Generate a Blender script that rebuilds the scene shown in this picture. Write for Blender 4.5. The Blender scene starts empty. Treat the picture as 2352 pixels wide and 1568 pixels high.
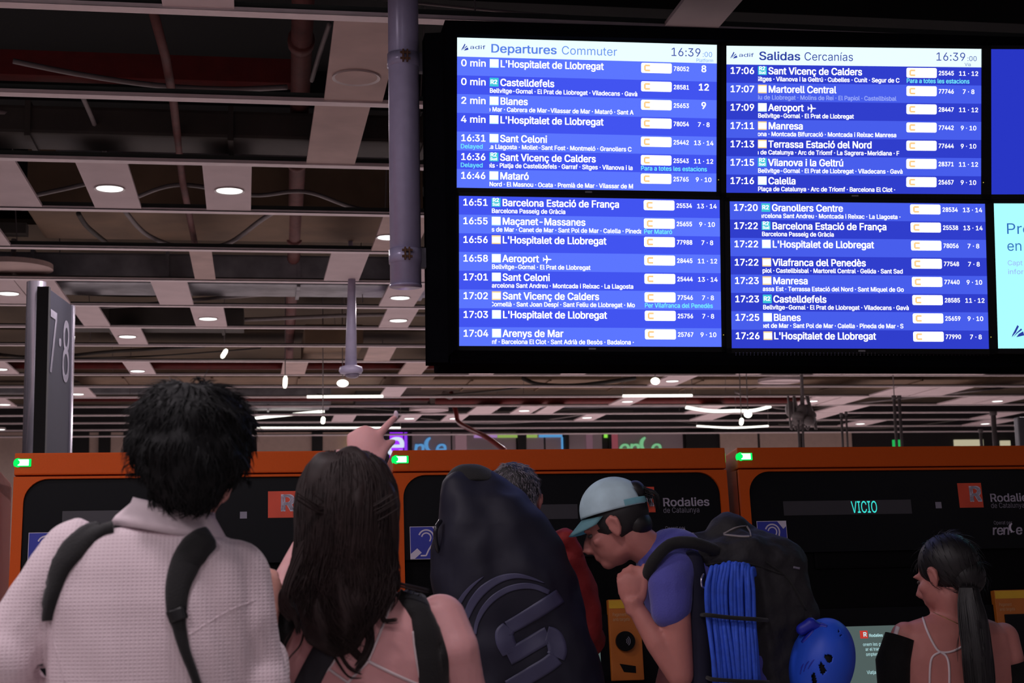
import bpy, bmesh, math, random, os
from mathutils import Vector, Matrix, noise
from mathutils.bvhtree import BVHTree
from mathutils.geometry import tessellate_polygon, delaunay_2d_cdt
random.seed(7)
SC = bpy.context.scene
COL = SC.collection

# ------------------------------------------------------------------ camera
F_PX, YAW, PITCH, ROLL, CAM_Z = 3475.8, 0.166783, 0.146194, -0.020176, 1.45
CEIL = CAM_Z + 2.2836                       # height of the suspended grid
BAR0, STEP = 6.12, 1.2                      # first rail and rail spacing
_fw = Vector((math.sin(YAW)*math.cos(PITCH), math.cos(YAW)*math.cos(PITCH), math.sin(PITCH)))
_rt = Vector((math.cos(YAW), -math.sin(YAW), 0))
_up = _rt.cross(_fw)
RT = math.cos(ROLL)*_rt + math.sin(ROLL)*_up
UP = -math.sin(ROLL)*_rt + math.cos(ROLL)*_up
FW = _fw
EYE = Vector((0, 0, CAM_Z))
cam = bpy.data.cameras.new('camera'); cam.sensor_width = 36; cam.lens = F_PX/2352*36
cam.clip_start = 0.05; cam.clip_end = 200
cam.dof.use_dof = True; cam.dof.focus_distance = 5.5; cam.dof.aperture_fstop = 7.5
cam_o = bpy.data.objects.new('camera', cam); COL.objects.link(cam_o)
M = Matrix.Identity(4)
for i in range(3):
    M[i][0], M[i][1], M[i][2], M[i][3] = RT[i], UP[i], -FW[i], EYE[i]
cam_o.matrix_world = M
SC.camera = cam_o

# ------------------------------------------------------------------ world, exposure, hall lamps
SC.view_settings.view_transform = 'Standard'; SC.view_settings.look = 'None'
SC.view_settings.exposure = 0; SC.view_settings.gamma = 1; SC.view_settings.use_curve_mapping = False
W = bpy.data.worlds.new('hall_air'); SC.world = W; W.use_nodes = True
W.node_tree.nodes['Background'].inputs[0].default_value = (.30, .24, .29, 1)
W.node_tree.nodes['Background'].inputs[1].default_value = .35
SC.cycles.use_denoising = True
SC.cycles.sample_clamp_indirect = 3; SC.cycles.sample_clamp_direct = 0
SC.cycles.max_bounces = 6; SC.cycles.diffuse_bounces = 3; SC.cycles.glossy_bounces = 3
LAMP_COL = (1.0, .88, .94)
def disc_lamp(x, y, z, power, r=.075):
    l = bpy.data.lights.new('lamp', 'AREA'); l.shape = 'DISK'; l.size = 2*r; l.energy = power; l.color = LAMP_COL
    o = bpy.data.objects.new('lamp', l); COL.objects.link(o); o.location = (x, y, z); return o
# the same round downlights go on over the hall behind and beside the photographer
for bx_, by_ in [(-2.6, 2.4), (-.2, 2.2), (-1.6, .2), (1.2, 0.0), (-3, -2), (0, -2.2), (3, -2), (-5, 1), (5, 1), (-4.8, 4.5), (-1.2, 4.3)]:
    disc_lamp(bx_, by_, CEIL-.02, 22 if bx_ < 1 else 11, .16)

def P(px, py, Y):
    d = FW*F_PX + RT*(px-1176) - UP*(py-784)
    return EYE + d*(Y/d.y)
def PZ(px, py, Z):
    d = FW*F_PX + RT*(px-1176) - UP*(py-784)
    return EYE + d*((Z-CAM_Z)/d.z)
def ray(px, py):
    return (FW*F_PX + RT*(px-1176) - UP*(py-784)).normalized()

# ------------------------------------------------------------------ materials
def lin(c): return tuple((v/255/12.92 if v/255 <= .04045 else ((v/255+.055)/1.055)**2.4) for v in c)
_m = {}
def mat(name, rgb, rough=.6, metal=0, var=.08, scale=12, bump=0, bscale=60, spec=.5, sheen=0, srgb=True):
    if name in _m: return _m[name]
    m = bpy.data.materials.new(name); m.use_nodes = True; nt = m.node_tree; b = nt.nodes['Principled BSDF']
    c = lin(rgb) if srgb else rgb
    tc = nt.nodes.new('ShaderNodeTexCoord')
    n = nt.nodes.new('ShaderNodeTexNoise'); n.inputs['Scale'].default_value = scale; n.inputs['Detail'].default_value = 4
    nt.links.new(tc.outputs['Object'], n.inputs['Vector'])
    mx = nt.nodes.new('ShaderNodeMix'); mx.data_type = 'RGBA'
    mx.inputs[6].default_value = (*[max(0, v*(1-var*2.5)) for v in c], 1)
    mx.inputs[7].default_value = (*[min(1, v*(1+var*2.5)) for v in c], 1)
    nt.links.new(n.outputs['Fac'], mx.inputs[0]); nt.links.new(mx.outputs[2], b.inputs['Base Color'])
    b.inputs['Roughness'].default_value = rough; b.inputs['Metallic'].default_value = metal
    b.inputs['Specular IOR Level'].default_value = spec
    if sheen: b.inputs['Sheen Weight'].default_value = sheen
    if bump:
        n2 = nt.nodes.new('ShaderNodeTexNoise'); n2.inputs['Scale'].default_value = bscale
        nt.links.new(tc.outputs['Object'], n2.inputs['Vector'])
        bp = nt.nodes.new('ShaderNodeBump'); bp.inputs['Strength'].default_value = bump; bp.inputs['Distance'].default_value = .01
        nt.links.new(n2.outputs['Fac'], bp.inputs['Height']); nt.links.new(bp.outputs[0], b.inputs['Normal'])
    _m[name] = m; return m
def emi(name, rgb, s=1.0):
    if name in _m: return _m[name]
    m = bpy.data.materials.new(name); m.use_nodes = True; nt = m.node_tree; nt.nodes.clear()
    e = nt.nodes.new('ShaderNodeEmission'); o = nt.nodes.new('ShaderNodeOutputMaterial')
    e.inputs[0].default_value = (*lin(rgb), 1); e.inputs[1].default_value = s
    nt.links.new(e.outputs[0], o.inputs[0]); _m[name] = m; return m

TS = bpy.data.scenes.new('bench')
def evaluated(o):
    TS.collection.objects.link(o); vl = TS.view_layers[0]; vl.update(); me = bpy.data.meshes.new_from_object(o.evaluated_get(vl.depsgraph)); TS.collection.objects.unlink(o); return me
# ------------------------------------------------------------------ object helpers
def tag(o, label=None, cat=None, group=None, kind=None):
    if label: o['label'] = label
    if cat: o['category'] = cat
    if group: o['group'] = group
    if kind: o['kind'] = kind
    return o
def empty(name, loc, label=None, cat=None, group=None, kind=None):
    o = bpy.data.objects.new(name, None); COL.objects.link(o); o.location = loc; o.empty_display_size = .1
    return tag(o, label, cat, group, kind)
def wloc(p):
    v = Vector((0, 0, 0))
    while p is not None: v += Vector(p.location); p = p.parent
    return v
def obj(name, src, m, parent=None, smooth=False, at=None):
    """src: bmesh or mesh in world coordinates; it is moved to the parent's frame."""
    if isinstance(src, bmesh.types.BMesh):
        me = bpy.data.meshes.new(name); src.normal_update(); src.to_mesh(me); src.free()
    else: me = src
    org = wloc(parent) if parent else Vector((0, 0, 0))
    if at is not None: org = Vector(at)
    if org.length: me.transform(Matrix.Translation(-org))
    for mm in (m if isinstance(m, list) else [m]): me.materials.append(mm)
    if smooth: me.polygons.foreach_set('use_smooth', [True]*len(me.polygons))
    o = bpy.data.objects.new(name, me); COL.objects.link(o)
    if parent: o.parent = parent
    if at is not None: o.location = at
    return o
def box(bm, a, b, T=None, bev=0):
    a = Vector(a); b = Vector(b); c = (a+b)/2; s = b-a
    tm = bmesh.new(); bmesh.ops.create_cube(tm, size=1)
    bmesh.ops.scale(tm, vec=(abs(s.x), abs(s.y), abs(s.z)), verts=tm.verts)
    if bev: bmesh.ops.bevel(tm, geom=tm.edges[:], offset=bev, segments=2, affect='EDGES', profile=.7)
    bmesh.ops.translate(tm, vec=c, verts=tm.verts)
    if T is not None: bmesh.ops.transform(tm, matrix=T, verts=tm.verts)
    merge(bm, tm)
def merge(bm, tm):
    me = bpy.data.meshes.new('t'); tm.to_mesh(me); tm.free(); bm.from_mesh(me); bpy.data.meshes.remove(me)
def frames(pts):
    fr = []; n0 = None
    for i, p in enumerate(pts):
        t = (pts[min(i+1, len(pts)-1)] - pts[max(i-1, 0)]).normalized()
        if n0 is None: n0 = t.orthogonal().normalized()
        n0 = (n0 - t*n0.dot(t)).normalized(); fr.append((n0.copy(), t.cross(n0)))
    return fr
def tube(bm, pts, rad, n=8, cap=True):
    pts = [Vector(p) for p in pts]
    if not hasattr(rad, '__len__'): rad = [rad]*len(pts)
    fr = frames(pts); rings = []
    for p, r, (a, b) in zip(pts, rad, fr):
        rings.append([bm.verts.new(p + (a*math.cos(2*math.pi*k/n) + b*math.sin(2*math.pi*k/n))*r) for k in range(n)])
    for i in range(len(rings)-1):
        for k in range(n): bm.faces.new((rings[i][k], rings[i][(k+1) % n], rings[i+1][(k+1) % n], rings[i+1][k]))
    if cap: bm.faces.new(rings[0][::-1]); bm.faces.new(rings[-1])
def spline(pts, k=6):
    pts = [Vector(p) for p in pts]; out = []
    for i in range(len(pts)-1):
        p0 = pts[max(i-1, 0)]; p1 = pts[i]; p2 = pts[i+1]; p3 = pts[min(i+2, len(pts)-1)]
        for j in range(k):
            t = j/k; out.append(.5*((2*p1)+(p2-p0)*t+(2*p0-5*p1+4*p2-p3)*t*t+(3*p1-p0-3*p2+p3)*t**3))
    out.append(pts[-1]); return out
def cyl(bm, a, b, r, n=24, r2=None): tube(bm, [a, b], [r, r if r2 is None else r2], n)
def ell(bm, c, r, R=None, seg=20):
    tm = bmesh.new(); bmesh.ops.create_uvsphere(tm, u_segments=seg, v_segments=seg*3//4, radius=1)
    bmesh.ops.scale(tm, vec=r, verts=tm.verts)
    if R is not None: bmesh.ops.transform(tm, matrix=R.to_4x4(), verts=tm.verts)
    bmesh.ops.translate(tm, vec=c, verts=tm.verts); merge(bm, tm)
def prism(bm, pts2, y0, y1, T):
    """polygon in the (u, v) plane of frame T, extruded between depths y0 and y1"""
    a = [bm.verts.new(T @ Vector((u, y0, -v))) for u, v in pts2]; b = [bm.verts.new(T @ Vector((u, y1, -v))) for u, v in pts2]
    n = len(pts2)
    for tri in tessellate_polygon([[Vector((u, v, 0)) for u, v in pts2]]):
        bm.faces.new([a[i] for i in tri]); bm.faces.new([b[i] for i in tri][::-1])
    for i in range(n): bm.faces.new((a[i], a[(i+1) % n], b[(i+1) % n], b[i]))
def remesh(bm, voxel, sm=4, disp=None):
    me = bpy.data.meshes.new('t'); bm.to_mesh(me); bm.free()
    o = bpy.data.objects.new('t', me)
    md = o.modifiers.new('r', 'REMESH'); md.mode = 'VOXEL'; md.voxel_size = voxel; md.use_smooth_shade = True
    if sm: s = o.modifiers.new('s', 'SMOOTH'); s.iterations = sm; s.factor = .5
    out = evaluated(o); bpy.data.objects.remove(o); bpy.data.meshes.remove(me)
    if disp:
        old = [(v.co.copy(), n_.vector.copy()) for v, n_ in zip(out.vertices, out.vertex_normals)]
        new = [x for c_, n_ in old for x in (c_+disp(c_, n_))]
        out.vertices.foreach_set('co', new); out.update()
    return out

# ------------------------------------------------------------------ lettering
try: FONT = bpy.data.fonts.load(os.path.join(bpy.utils.system_resource('DATAFILES'), 'fonts', 'Inter.woff2'))
except Exception: FONT = None
def _outline(s):
    cu = bpy.data.curves.new('g', 'FONT')
    if FONT: cu.font = FONT
    cu.body = s; cu.size = 1; cu.resolution_u = 3; cu.fill_mode = 'NONE'
    o = bpy.data.objects.new('g', cu); me = evaluated(o)
    vs = [v.co.xy.copy() for v in me.vertices]; nx = {}
    for e in me.edges: nx.setdefault(e.vertices[0], []).append(e.vertices[1]); nx.setdefault(e.vertices[1], []).append(e.vertices[0])
    bpy.data.objects.remove(o); bpy.data.curves.remove(cu)
    loops = []; seen = set()
    for st in range(len(vs)):
        if st in seen or st not in nx: continue
        lp = [st]; seen.add(st); cur = [q for q in nx[st] if q == st+1] or nx[st][:1]; cur = cur[0]
        while cur not in seen:
            seen.add(cur); lp.append(cur); nn = [q for q in nx[cur] if q not in seen]
            if not nn: break
            cur = nn[0]
        loops.append([vs[i] for i in lp])
    bpy.data.meshes.remove(me); return vs, loops
def _area(l): return sum(l[i].x*l[(i+1) % len(l)].y-l[(i+1) % len(l)].x*l[i].y for i in range(len(l)))/2
def _inside(p, l):
    c = False; j = len(l)-1
    for i in range(len(l)):
        if (l[i].y > p.y) != (l[j].y > p.y) and p.x < (l[j].x-l[i].x)*(p.y-l[i].y)/(l[j].y-l[i].y)+l[i].x: c = not c
        j = i
    return c
def _ext(s): v, _ = _outline(s); return max(p.x for p in v)-min(p.x for p in v)
_HH = _ext('HH'); _hv, _ = _outline('H'); CAPH = max(p.y for p in _hv)-min(p.y for p in _hv); LSB = min(p.x for p in _hv)
_g = {}
def glyph(c):
    if c in _g: return _g[c]
    adv = _ext('H'+c+'H')-_HH
    if c == ' ': _g[c] = (adv, [], []); return _g[c]
    _, loops = _outline(c); loops = [l for l in loops if len(l) > 2 and abs(_area(l)) > 1e-6]
    pts = [p for l in loops for p in l]; edges = []; b = 0
    for l in loops: edges += [(b+i, b+(i+1) % len(l)) for i in range(len(l))]; b += len(l)
    vo, _, fo = delaunay_2d_cdt(pts, edges, [], 0, 1e-6)[:3]
    V = [(v.x, v.y) for v in vo]; T_ = []
    for t in fo:
        cx = sum(V[i][0] for i in t)/3; cy = sum(V[i][1] for i in t)/3; wn = 0
        for l in loops:
            for i in range(len(l)):
                p, q = l[i], l[(i+1) % len(l)]
                if (p.y > cy) != (q.y > cy) and cx < (q.x-p.x)*(cy-p.y)/(q.y-p.y)+p.x: wn += 1 if q.y > p.y else -1
        if wn: T_.append(tuple(t))
    _g[c] = (adv, V, T_); return _g[c]
def clip_poly(poly, x0, x1):
    for s, lim in ((1, x0), (-1, x1)):
        out = []
        for i in range(len(poly)):
            a, b = poly[i], poly[(i+1) % len(poly)]; ia = s*(a[0]-lim) >= 0; ib = s*(b[0]-lim) >= 0
            if ia: out.append(a)
            if ia != ib: t = (lim-a[0])/(b[0]-a[0]); out.append((lim, a[1]+(b[1]-a[1])*t))
        poly = out
        if len(poly) < 3: return []
    return poly
class Flat:
    """flat print collected in (u, v-down) coordinates of a frame"""
    def __init__(s): s.v = []; s.f = []
    def poly(s, pts): b = len(s.v); s.v += pts; s.f.append(tuple(range(b, b+len(pts)))); return s
    def rect(s, u0, v0, u1, v1): return s.poly([(u0, v0), (u1, v0), (u1, v1), (u0, v1)])
    def round(s, u0, v0, u1, v1, r, n=4, ax=1, ay=1):
        pts = []
        for cx, cy, a0 in ((u1-r, v0+r, -90), (u1-r, v1-r, 0), (u0+r, v1-r, 90), (u0+r, v0+r, 180)):
            for k in range(n+1): a = math.radians(a0+90*k/n); pts.append((cx+r*math.cos(a), cy+r*math.sin(a)))
        return s.poly(pts)
    def text(s, t, x, base, cap, width=None, bold=0, align='l', clip=None, skew=0, sx=1):
        k = cap/CAPH; pen = 0; items = []
        for c in t:
            adv, V, T_ = glyph(c); items.append((pen, V, T_)); pen += adv
        total = pen*k*sx
        if width: sx = sx*width/total; total = width
        x0 = x if align == 'l' else x-total if align == 'r' else x-total/2
        bx = bold*cap*.62; by = bold*cap*.30; offs = [(0, 0)] if not bold else [(bx, by), (-bx, by), (bx, -by), (-bx, -by)]
        for pn, V, T_ in items:
            for ox, oy in offs:
                pts = [(x0+(pn+p[0]-LSB*.3)*k*sx+ox+skew*p[1]*k, base-p[1]*k+oy) for p in V]
                if clip and pts and (min(p[0] for p in pts) < clip[0] or max(p[0] for p in pts) > clip[1]):
                    for tr in T_:
                        q = clip_poly([pts[i] for i in tr], *clip)
                        if q: s.poly(q)
                else:
                    b = len(s.v); s.v += pts; s.f += [tuple(b+i for i in tr) for tr in T_]
        return s
    def stroke(s, pts, w, taper=None):
        n = len(pts)
        for i in range(n-1):
            (x0, y0), (x1, y1) = pts[i], pts[i+1]; d = math.hypot(x1-x0, y1-y0) or 1; nx, ny = -(y1-y0)/d, (x1-x0)/d
            wa = w*(taper(i/(n-1)) if taper else 1)/2; wb = w*(taper((i+1)/(n-1)) if taper else 1)/2
            s.poly([(x0+nx*wa, y0+ny*wa), (x1+nx*wb, y1+ny*wb), (x1-nx*wb, y1-ny*wb), (x0-nx*wa, y0-ny*wa)])
        return s
    def build(s, name, T, su, sv, depth, m, parent):
        me = bpy.data.meshes.new(name); me.from_pydata([T @ Vector((u*su, depth, -v*sv)) for u, v in s.v], [], s.f); me.update()
        return obj(name, me, m, parent)
def arc(cx, cy, r, a0, a1, n=14, ry=None): return [(cx+r*math.cos(math.radians(a0+(a1-a0)*i/n)), cy+(ry or r)*math.sin(math.radians(a0+(a1-a0)*i/n))) for i in range(n+1)]
def renfe_mark(fl, x, base, h, start='renfe'):
    """lower-case railway wordmark whose f is a curled crescent"""
    w = h*.95; pen = x
    for c in start:
        if c == 'f':
            fl.stroke(arc(pen+w*.95, base-h*.98, h*.66, 248, 105, 12), h*.32, lambda t: .2+1.0*math.sin(math.pi*(.12+.82*t)))
            fl.stroke([(pen+w*.30, base-h*.30), (pen+w*.62, base-h*.42), (pen+w*.98, base-h*.40)], h*.16, lambda t: 1-.6*t); pen += w*1.12
        else:
            fl.text(c, pen, base, h*1.36, bold=.05, skew=.14); pen += w*(.72 if c == 'r' else 1.0)
    return fl
# ================================================================== SETTING
M_SLAB = mat('roof_slab', (15, 17, 17), .9, var=.25, scale=1.5)
M_RAIL = mat('rail_white', (236, 222, 224), .5, var=.06)
M_WEB = mat('rail_web_galvanised', (70, 76, 72), .6, .3, var=.1)
M_PANEL = mat('ceiling_panel_white', (214, 196, 198), .7, var=.05, scale=5)
M_PANELD = mat('ceiling_panel_dusty', (196, 172, 166), .75, var=.12, scale=4)
M_RED = mat('pipe_red', (108, 28, 26), .5, var=.15)
M_REDD = mat('pipe_rust', (96, 52, 48), .7, var=.25, scale=9)
M_ZINC = mat('duct_zinc', (150, 152, 158), .4, .5, var=.25, scale=6)
M_DUCT = mat('duct_dark', (62, 58, 54), .7, var=.25, scale=3)
M_TIMB = mat('plenum_board_brown', (118, 96, 76), .8, var=.25, scale=2)
M_BEIGE = mat('wall_beige', (196, 172, 160), .7, var=.05)
M_BLACK = mat('matt_black', (14, 14, 16), .6, var=.1)
M_CABLE = mat('conduit_grey', (128, 120, 120), .6, var=.1)
M_FLOOR = mat('floor_stone', (206, 196, 192), .35, var=.08, scale=3)
M_DARKW = mat('wall_dark', (34, 30, 32), .8, var=.1)

bm = bmesh.new(); box(bm, (-14, -8, -.1), (20, 34, 0)); obj('floor', bm, M_FLOOR)['kind'] = 'structure'
bm = bmesh.new(); box(bm, (-14, -8, 5.0), (20, 34, 5.2))
for k in range(14): box(bm, (-14, 4+k*2.2, 4.72), (20, 4.35+k*2.2, 5.0))      # downstand ribs of the roof
slab = obj('ceiling', bm, M_SLAB); slab['kind'] = 'structure'
serv = empty('ceiling_services', (0, 14, CEIL), kind='structure')  # parent of the loose ceiling services and far slab strips, no trim itself
for k in range(5): bm = bmesh.new(); box(bm, (-14, 13.5+k*3, CEIL+.75), (20, 16.3+k*3, CEIL+.8)); obj('lit_slab', bm, mat('lit_slab_brown', (84, 71, 56), .9, var=.36, scale=.9), serv)  # far slab strips in lighter brown, lamp light put into the colour

grid = empty('trim_1', (0, BAR0, CEIL), kind='structure')
tag(grid, 'open suspended ceiling grid of long pale rails')
for n in range(-6, 18):
    Y = BAR0+STEP*n
    bm = bmesh.new()
    box(bm, (-9, Y-.036, CEIL), (18, Y+.036, CEIL+.006)); box(bm, (-9, Y-.036, CEIL), (18, Y-.032, CEIL+.018))
    r = obj('rail', bm, M_RAIL, grid); r['kind'] = 'structure'
    bm = bmesh.new(); box(bm, (-9, Y-.012, CEIL+.006), (18, Y+.012, CEIL+(.05 if n < 5 else .034))); obj('rail_web', bm, M_WEB, r)
# panels: x extents in the photograph at the given height, interval found from the height
panels = [(375,540,15,0),(1568,1700,15,0),(757,905,130,1),(716,836,310,1),(-62,68,430,0),(197,309,430,0),(471,579,430,0),
 (868,975,535,1),(-100,4,535,0),(436,487,587,1),(754,838,615,0),(-30,60,680,0),(62,148,680,0),(357,437,680,0),(884,968,680,0),(960,1040,610,0),
 (178,240,730,0),(442,516,730,0),(881,951,730,0),(263,332,775,0),(840,901,815,1),(649,705,847,1),(287,347,843,0),(925,980,847,1),
 (-36,30,848,0),(1090,1147,850,0),(1305,1362,850,0),(1716,1772,850,0),(1515,1580,875,0),(163,213,905,0),(880,928,900,0),(-30,30,929,0),
 (1418,1468,922,0),(1846,1900,922,0),(1905,1965,922,0),(2265,2330,922,0),(1950,2010,973,0),(2235,2300,973,0),(1184,1232,943,0),(1242,1282,943,0),(1590,1640,943,0),(918,962,961,0),(1020,1068,961,0),(1330,1374,961,0),
 (1085,1140,943,0),(765,815,961,0),(1890,1960,943,0),(2030,2120,900,0),(2125,2200,900,0),(2185,2260,922,0),(1820,1890,961,0),(1600,1650,961,0),(2240,2290,961,0)]
panels += [(1885+k*66, 1951+k*66, 855, 0) for k in range(6)]
for x0, x1, py, kind in panels:
    a = PZ(x0, py, CEIL); b = PZ(x1, py, CEIL); n = math.floor(((a.y+b.y)/2-BAR0)/STEP)
    ya = BAR0+n*STEP+.037; yb = BAR0+(n+1)*STEP-.037
    X0, X1 = sorted((a.x, b.x)); bm = bmesh.new(); sk = random.uniform(-.012, .012)
    for s in (0, 1):
        pass
    vs = [bm.verts.new(v) for v in ((X0, ya, CEIL+.008), (X1, ya, CEIL+.008), (X1+sk, yb, CEIL+.008), (X0+sk, yb, CEIL+.008),
                                    (X0, ya, CEIL+.026), (X1, ya, CEIL+.026), (X1+sk, yb, CEIL+.026), (X0+sk, yb, CEIL+.026))]
    for f in ((0, 3, 2, 1), (4, 5, 6, 7), (0, 1, 5, 4), (1, 2, 6, 5), (2, 3, 7, 6), (3, 0, 4, 7)): bm.faces.new([vs[i] for i in f])
    obj('ceiling_panel', bm, M_PANELD if kind else M_PANEL, grid)
# hanger wires of the grid
for n in range(0, 16, 2):
    for X in (-4.3, -1.7, .9, 3.6, 6.5):
        bm = bmesh.new(); Y = BAR0+n*STEP; tube(bm, [(X, Y, CEIL+.05), (X+random.uniform(-.1, .1), Y, 5)], .004, 5); obj('hanger_rod', bm, M_CABLE, grid)

# far wall and the shop fronts on it
WY = 29.0
wt = P(1000, 993, WY).z
bm = bmesh.new(); box(bm, (-14, WY, 0), (20, WY+.2, 5.0)); wall = obj('wall_far', bm, M_DARKW); wall['kind'] = 'structure'
def wpan(name, x0, x1, m, y0=993, y1=1090, d=.04):
    a = P(x0, y0, WY); b = P(x1, y1, WY); bm = bmesh.new()
    box(bm, (a.x, WY-d, max(0, .0) if y1 > 1080 else b.z), (b.x, WY-.001, a.z)); return obj(name, bm, m, wall)
for x0, x1 in ((-400, -60), (-50, 60), (205, 226), (255, 282), (590, 716), (741, 803), (1652, 1742), (1744, 1840), (1842, 1959)): wpan('wall_panel', x0, x1, M_BEIGE)
M_GLASS = mat('shop_glass_grey', (160, 146, 152), .25, var=.12, scale=.8)
for x0, x1 in ((946, 1036), (1038, 1186), (1208, 1250), (1252, 1294), (1306, 1384), (1403, 1570)): wpan('glass_panel', x0, x1, M_GLASS, d=.03)
wpan('glass_panel', 895, 926, emi('glow_violet', (160, 50, 255), 1.1), d=.03); wpan('glass_panel', 928, 936, emi('glow_violet2', (140, 60, 230), 1), d=.03)
for x0, x1 in ((937, 945), (1187, 1207), (1295, 1305), (1396, 1402), (1572, 1645), (717, 740), (165, 204), (228, 252), (804, 820)): wpan('pillar', x0, x1, M_BLACK, d=.1)
wpan('light_strip', 804, 808, emi('glow_yellow', (230, 210, 120), 1), 997, 1040, .12)
def wem(x0, x1, y0, y1, nm, c): wpan('poster', x0, x1, emi(nm, c, .8), y0, y1, .06)
wem(1088, 1141, 995, 1005, 'poster_lilac', (170, 130, 190)); wem(1142, 1190, 995, 1005, 'poster_lime', (150, 180, 90))
wem(1209, 1233, 995, 1005, 'poster_lime2', (150, 180, 90)); wem(1237, 1290, 995, 1004, 'poster_sky', (90, 160, 220)); wem(1288, 1294, 1004, 1090, 'poster_sky2', (90, 160, 220))
wem(1387, 1394, 995, 1005, 'poster_green', (150, 240, 80)); wem(1404, 1420, 996, 1090, 'poster_rose', (140, 70, 80)); wem(1045, 1072, 996, 1090, 'poster_mauve', (128, 96, 104)); wem(1345, 1362, 996, 1090, 'poster_mauve2', (116, 84, 96))
wem(2190, 2256, 1010, 1024, 'window_day', (200, 190, 160)); wem(2296, 2318, 1012, 1024, 'window_day2', (200, 190, 160)); wem(2206, 2250, 1022, 1040, 'window_day3', (190, 180, 150))
WT = Matrix.Translation((0, WY-.07, 0)); kx = P(1100, 1020, WY)
def wx(px): return P(px, 1020, WY).x
hh = (P(900, 1000, WY).z-P(900, 1040, WY).z)/40
for (x, start, nm, c, h_) in ((885, 'e', 'mark_white', (225, 235, 255), 40), (948, 'nfe', 'mark_blue', (90, 150, 205), 25), (1418, 'enfe', 'mark_green', (120, 185, 135), 26)):
    fl = Flat(); renfe_mark(fl, wx(x), -(P(x, 1046, WY).z), h_*hh, start); fl.build('wall_lettering', WT, 1, 1, 0, emi(nm, c, .9), wall)

# services in the plenum
def pipe(name, pts, r, m, label, cat='pipe', k=1, n=12, group=None, sp=False):
    if sp: pts = spline(pts, 8)
    bm = bmesh.new(); tube(bm, pts, r, n); o = obj(name, bm, m, None, True, at=Vector(pts[0])); return tag(o, label, cat, group)
Zp = CEIL+.35
o = pipe('fire_main_pipe', [PZ(698, -60, Zp), PZ(690, 200, Zp), PZ(676, 560, Zp), PZ(660, 880, Zp)], .055, M_REDD, 'thick rusty red pipe running away above the ceiling left of the grey hanging post')
for py in (95, 370, 545): 
    q = PZ(695-(py*.035), py, Zp); bm = bmesh.new(); cyl(bm, q+Vector((0, -.04, 0)), q+Vector((0, .04, 0)), .068, 16); c = obj('coupling', bm, M_REDD, o, True)
pipe('sprinkler_pipe', [PZ(350, 20, CEIL+.1), PZ(380, 130, CEIL+.1), PZ(398, 230, CEIL+.12), PZ(420, 420, CEIL+.14), PZ(450, 570, CEIL+.14)], .022, M_REDD, 'thin rusty pipe zigzagging down between the two nearest lit panels')
bm = bmesh.new()
a = PZ(-300, 105, CEIL+.5); b = PZ(690, 160, CEIL+.5); box(bm, (a.x-3, b.y, CEIL+.42), (b.x, b.y+.12, CEIL+.56)); tag(obj('red_beam', bm, M_RED, None, at=(b.x, b.y, CEIL+.42)), 'wide dull red steel beam crossing at upper left above the first rail', 'beam')
for (x0, y0, x1, y1, r, lb) in ((-60, 838, 1000, 838, .05, 'bright red pipe crossing behind the dome camera post'), (100, 917, 980, 921, .035, 'thin red pipe crossing low behind the dark-haired head'), (1000, 918, 1850, 914, .07, 'dull red pipe crossing beneath the departure board')):
    Y = PZ(x0, y0, CEIL+.12).y; pipe('sprinkler_main_pipe', [PZ(x0, y0, CEIL+.12), Vector((PZ(x1, y1, CEIL+.12).x, Y, CEIL+.12))], r, M_RED, lb)
def duct(px0, px1, py, h, dep, m, label, zoff=.12, name='air_duct', kids=True):
    a = PZ(px0, py, CEIL+zoff); b = PZ(px1, py, CEIL+zoff); Y = a.y; bm = bmesh.new()
    box(bm, (a.x, Y, CEIL+zoff), (b.x, Y+dep, CEIL+zoff+h), bev=.02); o = obj(name, bm, m, None, at=(a.x, Y, CEIL+zoff)); tag(o, label, 'duct')
    if kids:
        k = a.x+.6
        while k < b.x: bm = bmesh.new(); box(bm, (k-.015, Y-.02, CEIL+zoff-.02), (k+.015, Y+dep+.02, CEIL+zoff+h+.02)); obj('flange', bm, m, o); k += 1.1
    return o
duct(-100, 1040, 646, .26, .6, M_ZINC, 'silver sheet duct crossing just above the fifth rail')
duct(-200, 1010, 298, .16, .35, M_DUCT, 'dark duct crossing high behind the second rail')
duct(700, 835, 790, .22, 1.5, M_TIMB, 'pale brown boxed bulkhead right of the rusty pipe', .1, 'bulkhead', False)
duct(60, 980, 480, .5, 1.0, M_TIMB, 'brown boarded bulkhead seen through the gaps beside the two nearest lit panels', .32, 'bulkhead', False)
duct(170, 1000, 866, .22, .9, M_TIMB, 'brown dusty duct above the dark-haired head', .15)
duct(985, 2400, 872, .25, 1.2, M_TIMB, 'long brown duct crossing just under the departure board', .25)
duct(520, 760, 930, .25, .8, M_ZINC, 'silver duct behind the dark-haired head', .08)
duct(100, 560, 745, .18, .5, M_DUCT, 'dark ribbed duct beside the platform sign', .1)
def cab(pts, r, label, m=None, z=.08): return pipe('cable', [PZ(x, y, CEIL+z+dz) for x, y, dz in pts], r, m or M_CABLE, label, 'cable', sp=True, n=6)
cab([(30, 140, .2), (180, 170, .15), (350, 195, .1), (520, 205, .1), (660, 200, .1)], .014, 'pale conduit sagging at upper left below the red beam')
cab([(285, 482, .05), (340, 540, 0), (430, 570, 0), (520, 560, 0), (600, 505, .05), (640, 480, .05)], .017, 'thick grey cable looping down behind the third rail')
cab([(315, 452, .1), (415, 424, .1), (580, 448, .1), (700, 440, .1), (820, 478, .1), (960, 490, .1)], .014, 'grey cable draped between the nearest lit panels')
cab([(190, 222, .1), (215, 280, .1), (240, 348, .1)], .014, 'short slanting grey strut at left above the second rail')
cab([(757, 55, .1), (735, 120, .1), (716, 185, .1)], .012, 'slim grey conduit beside the dusty ceiling panel')
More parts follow.
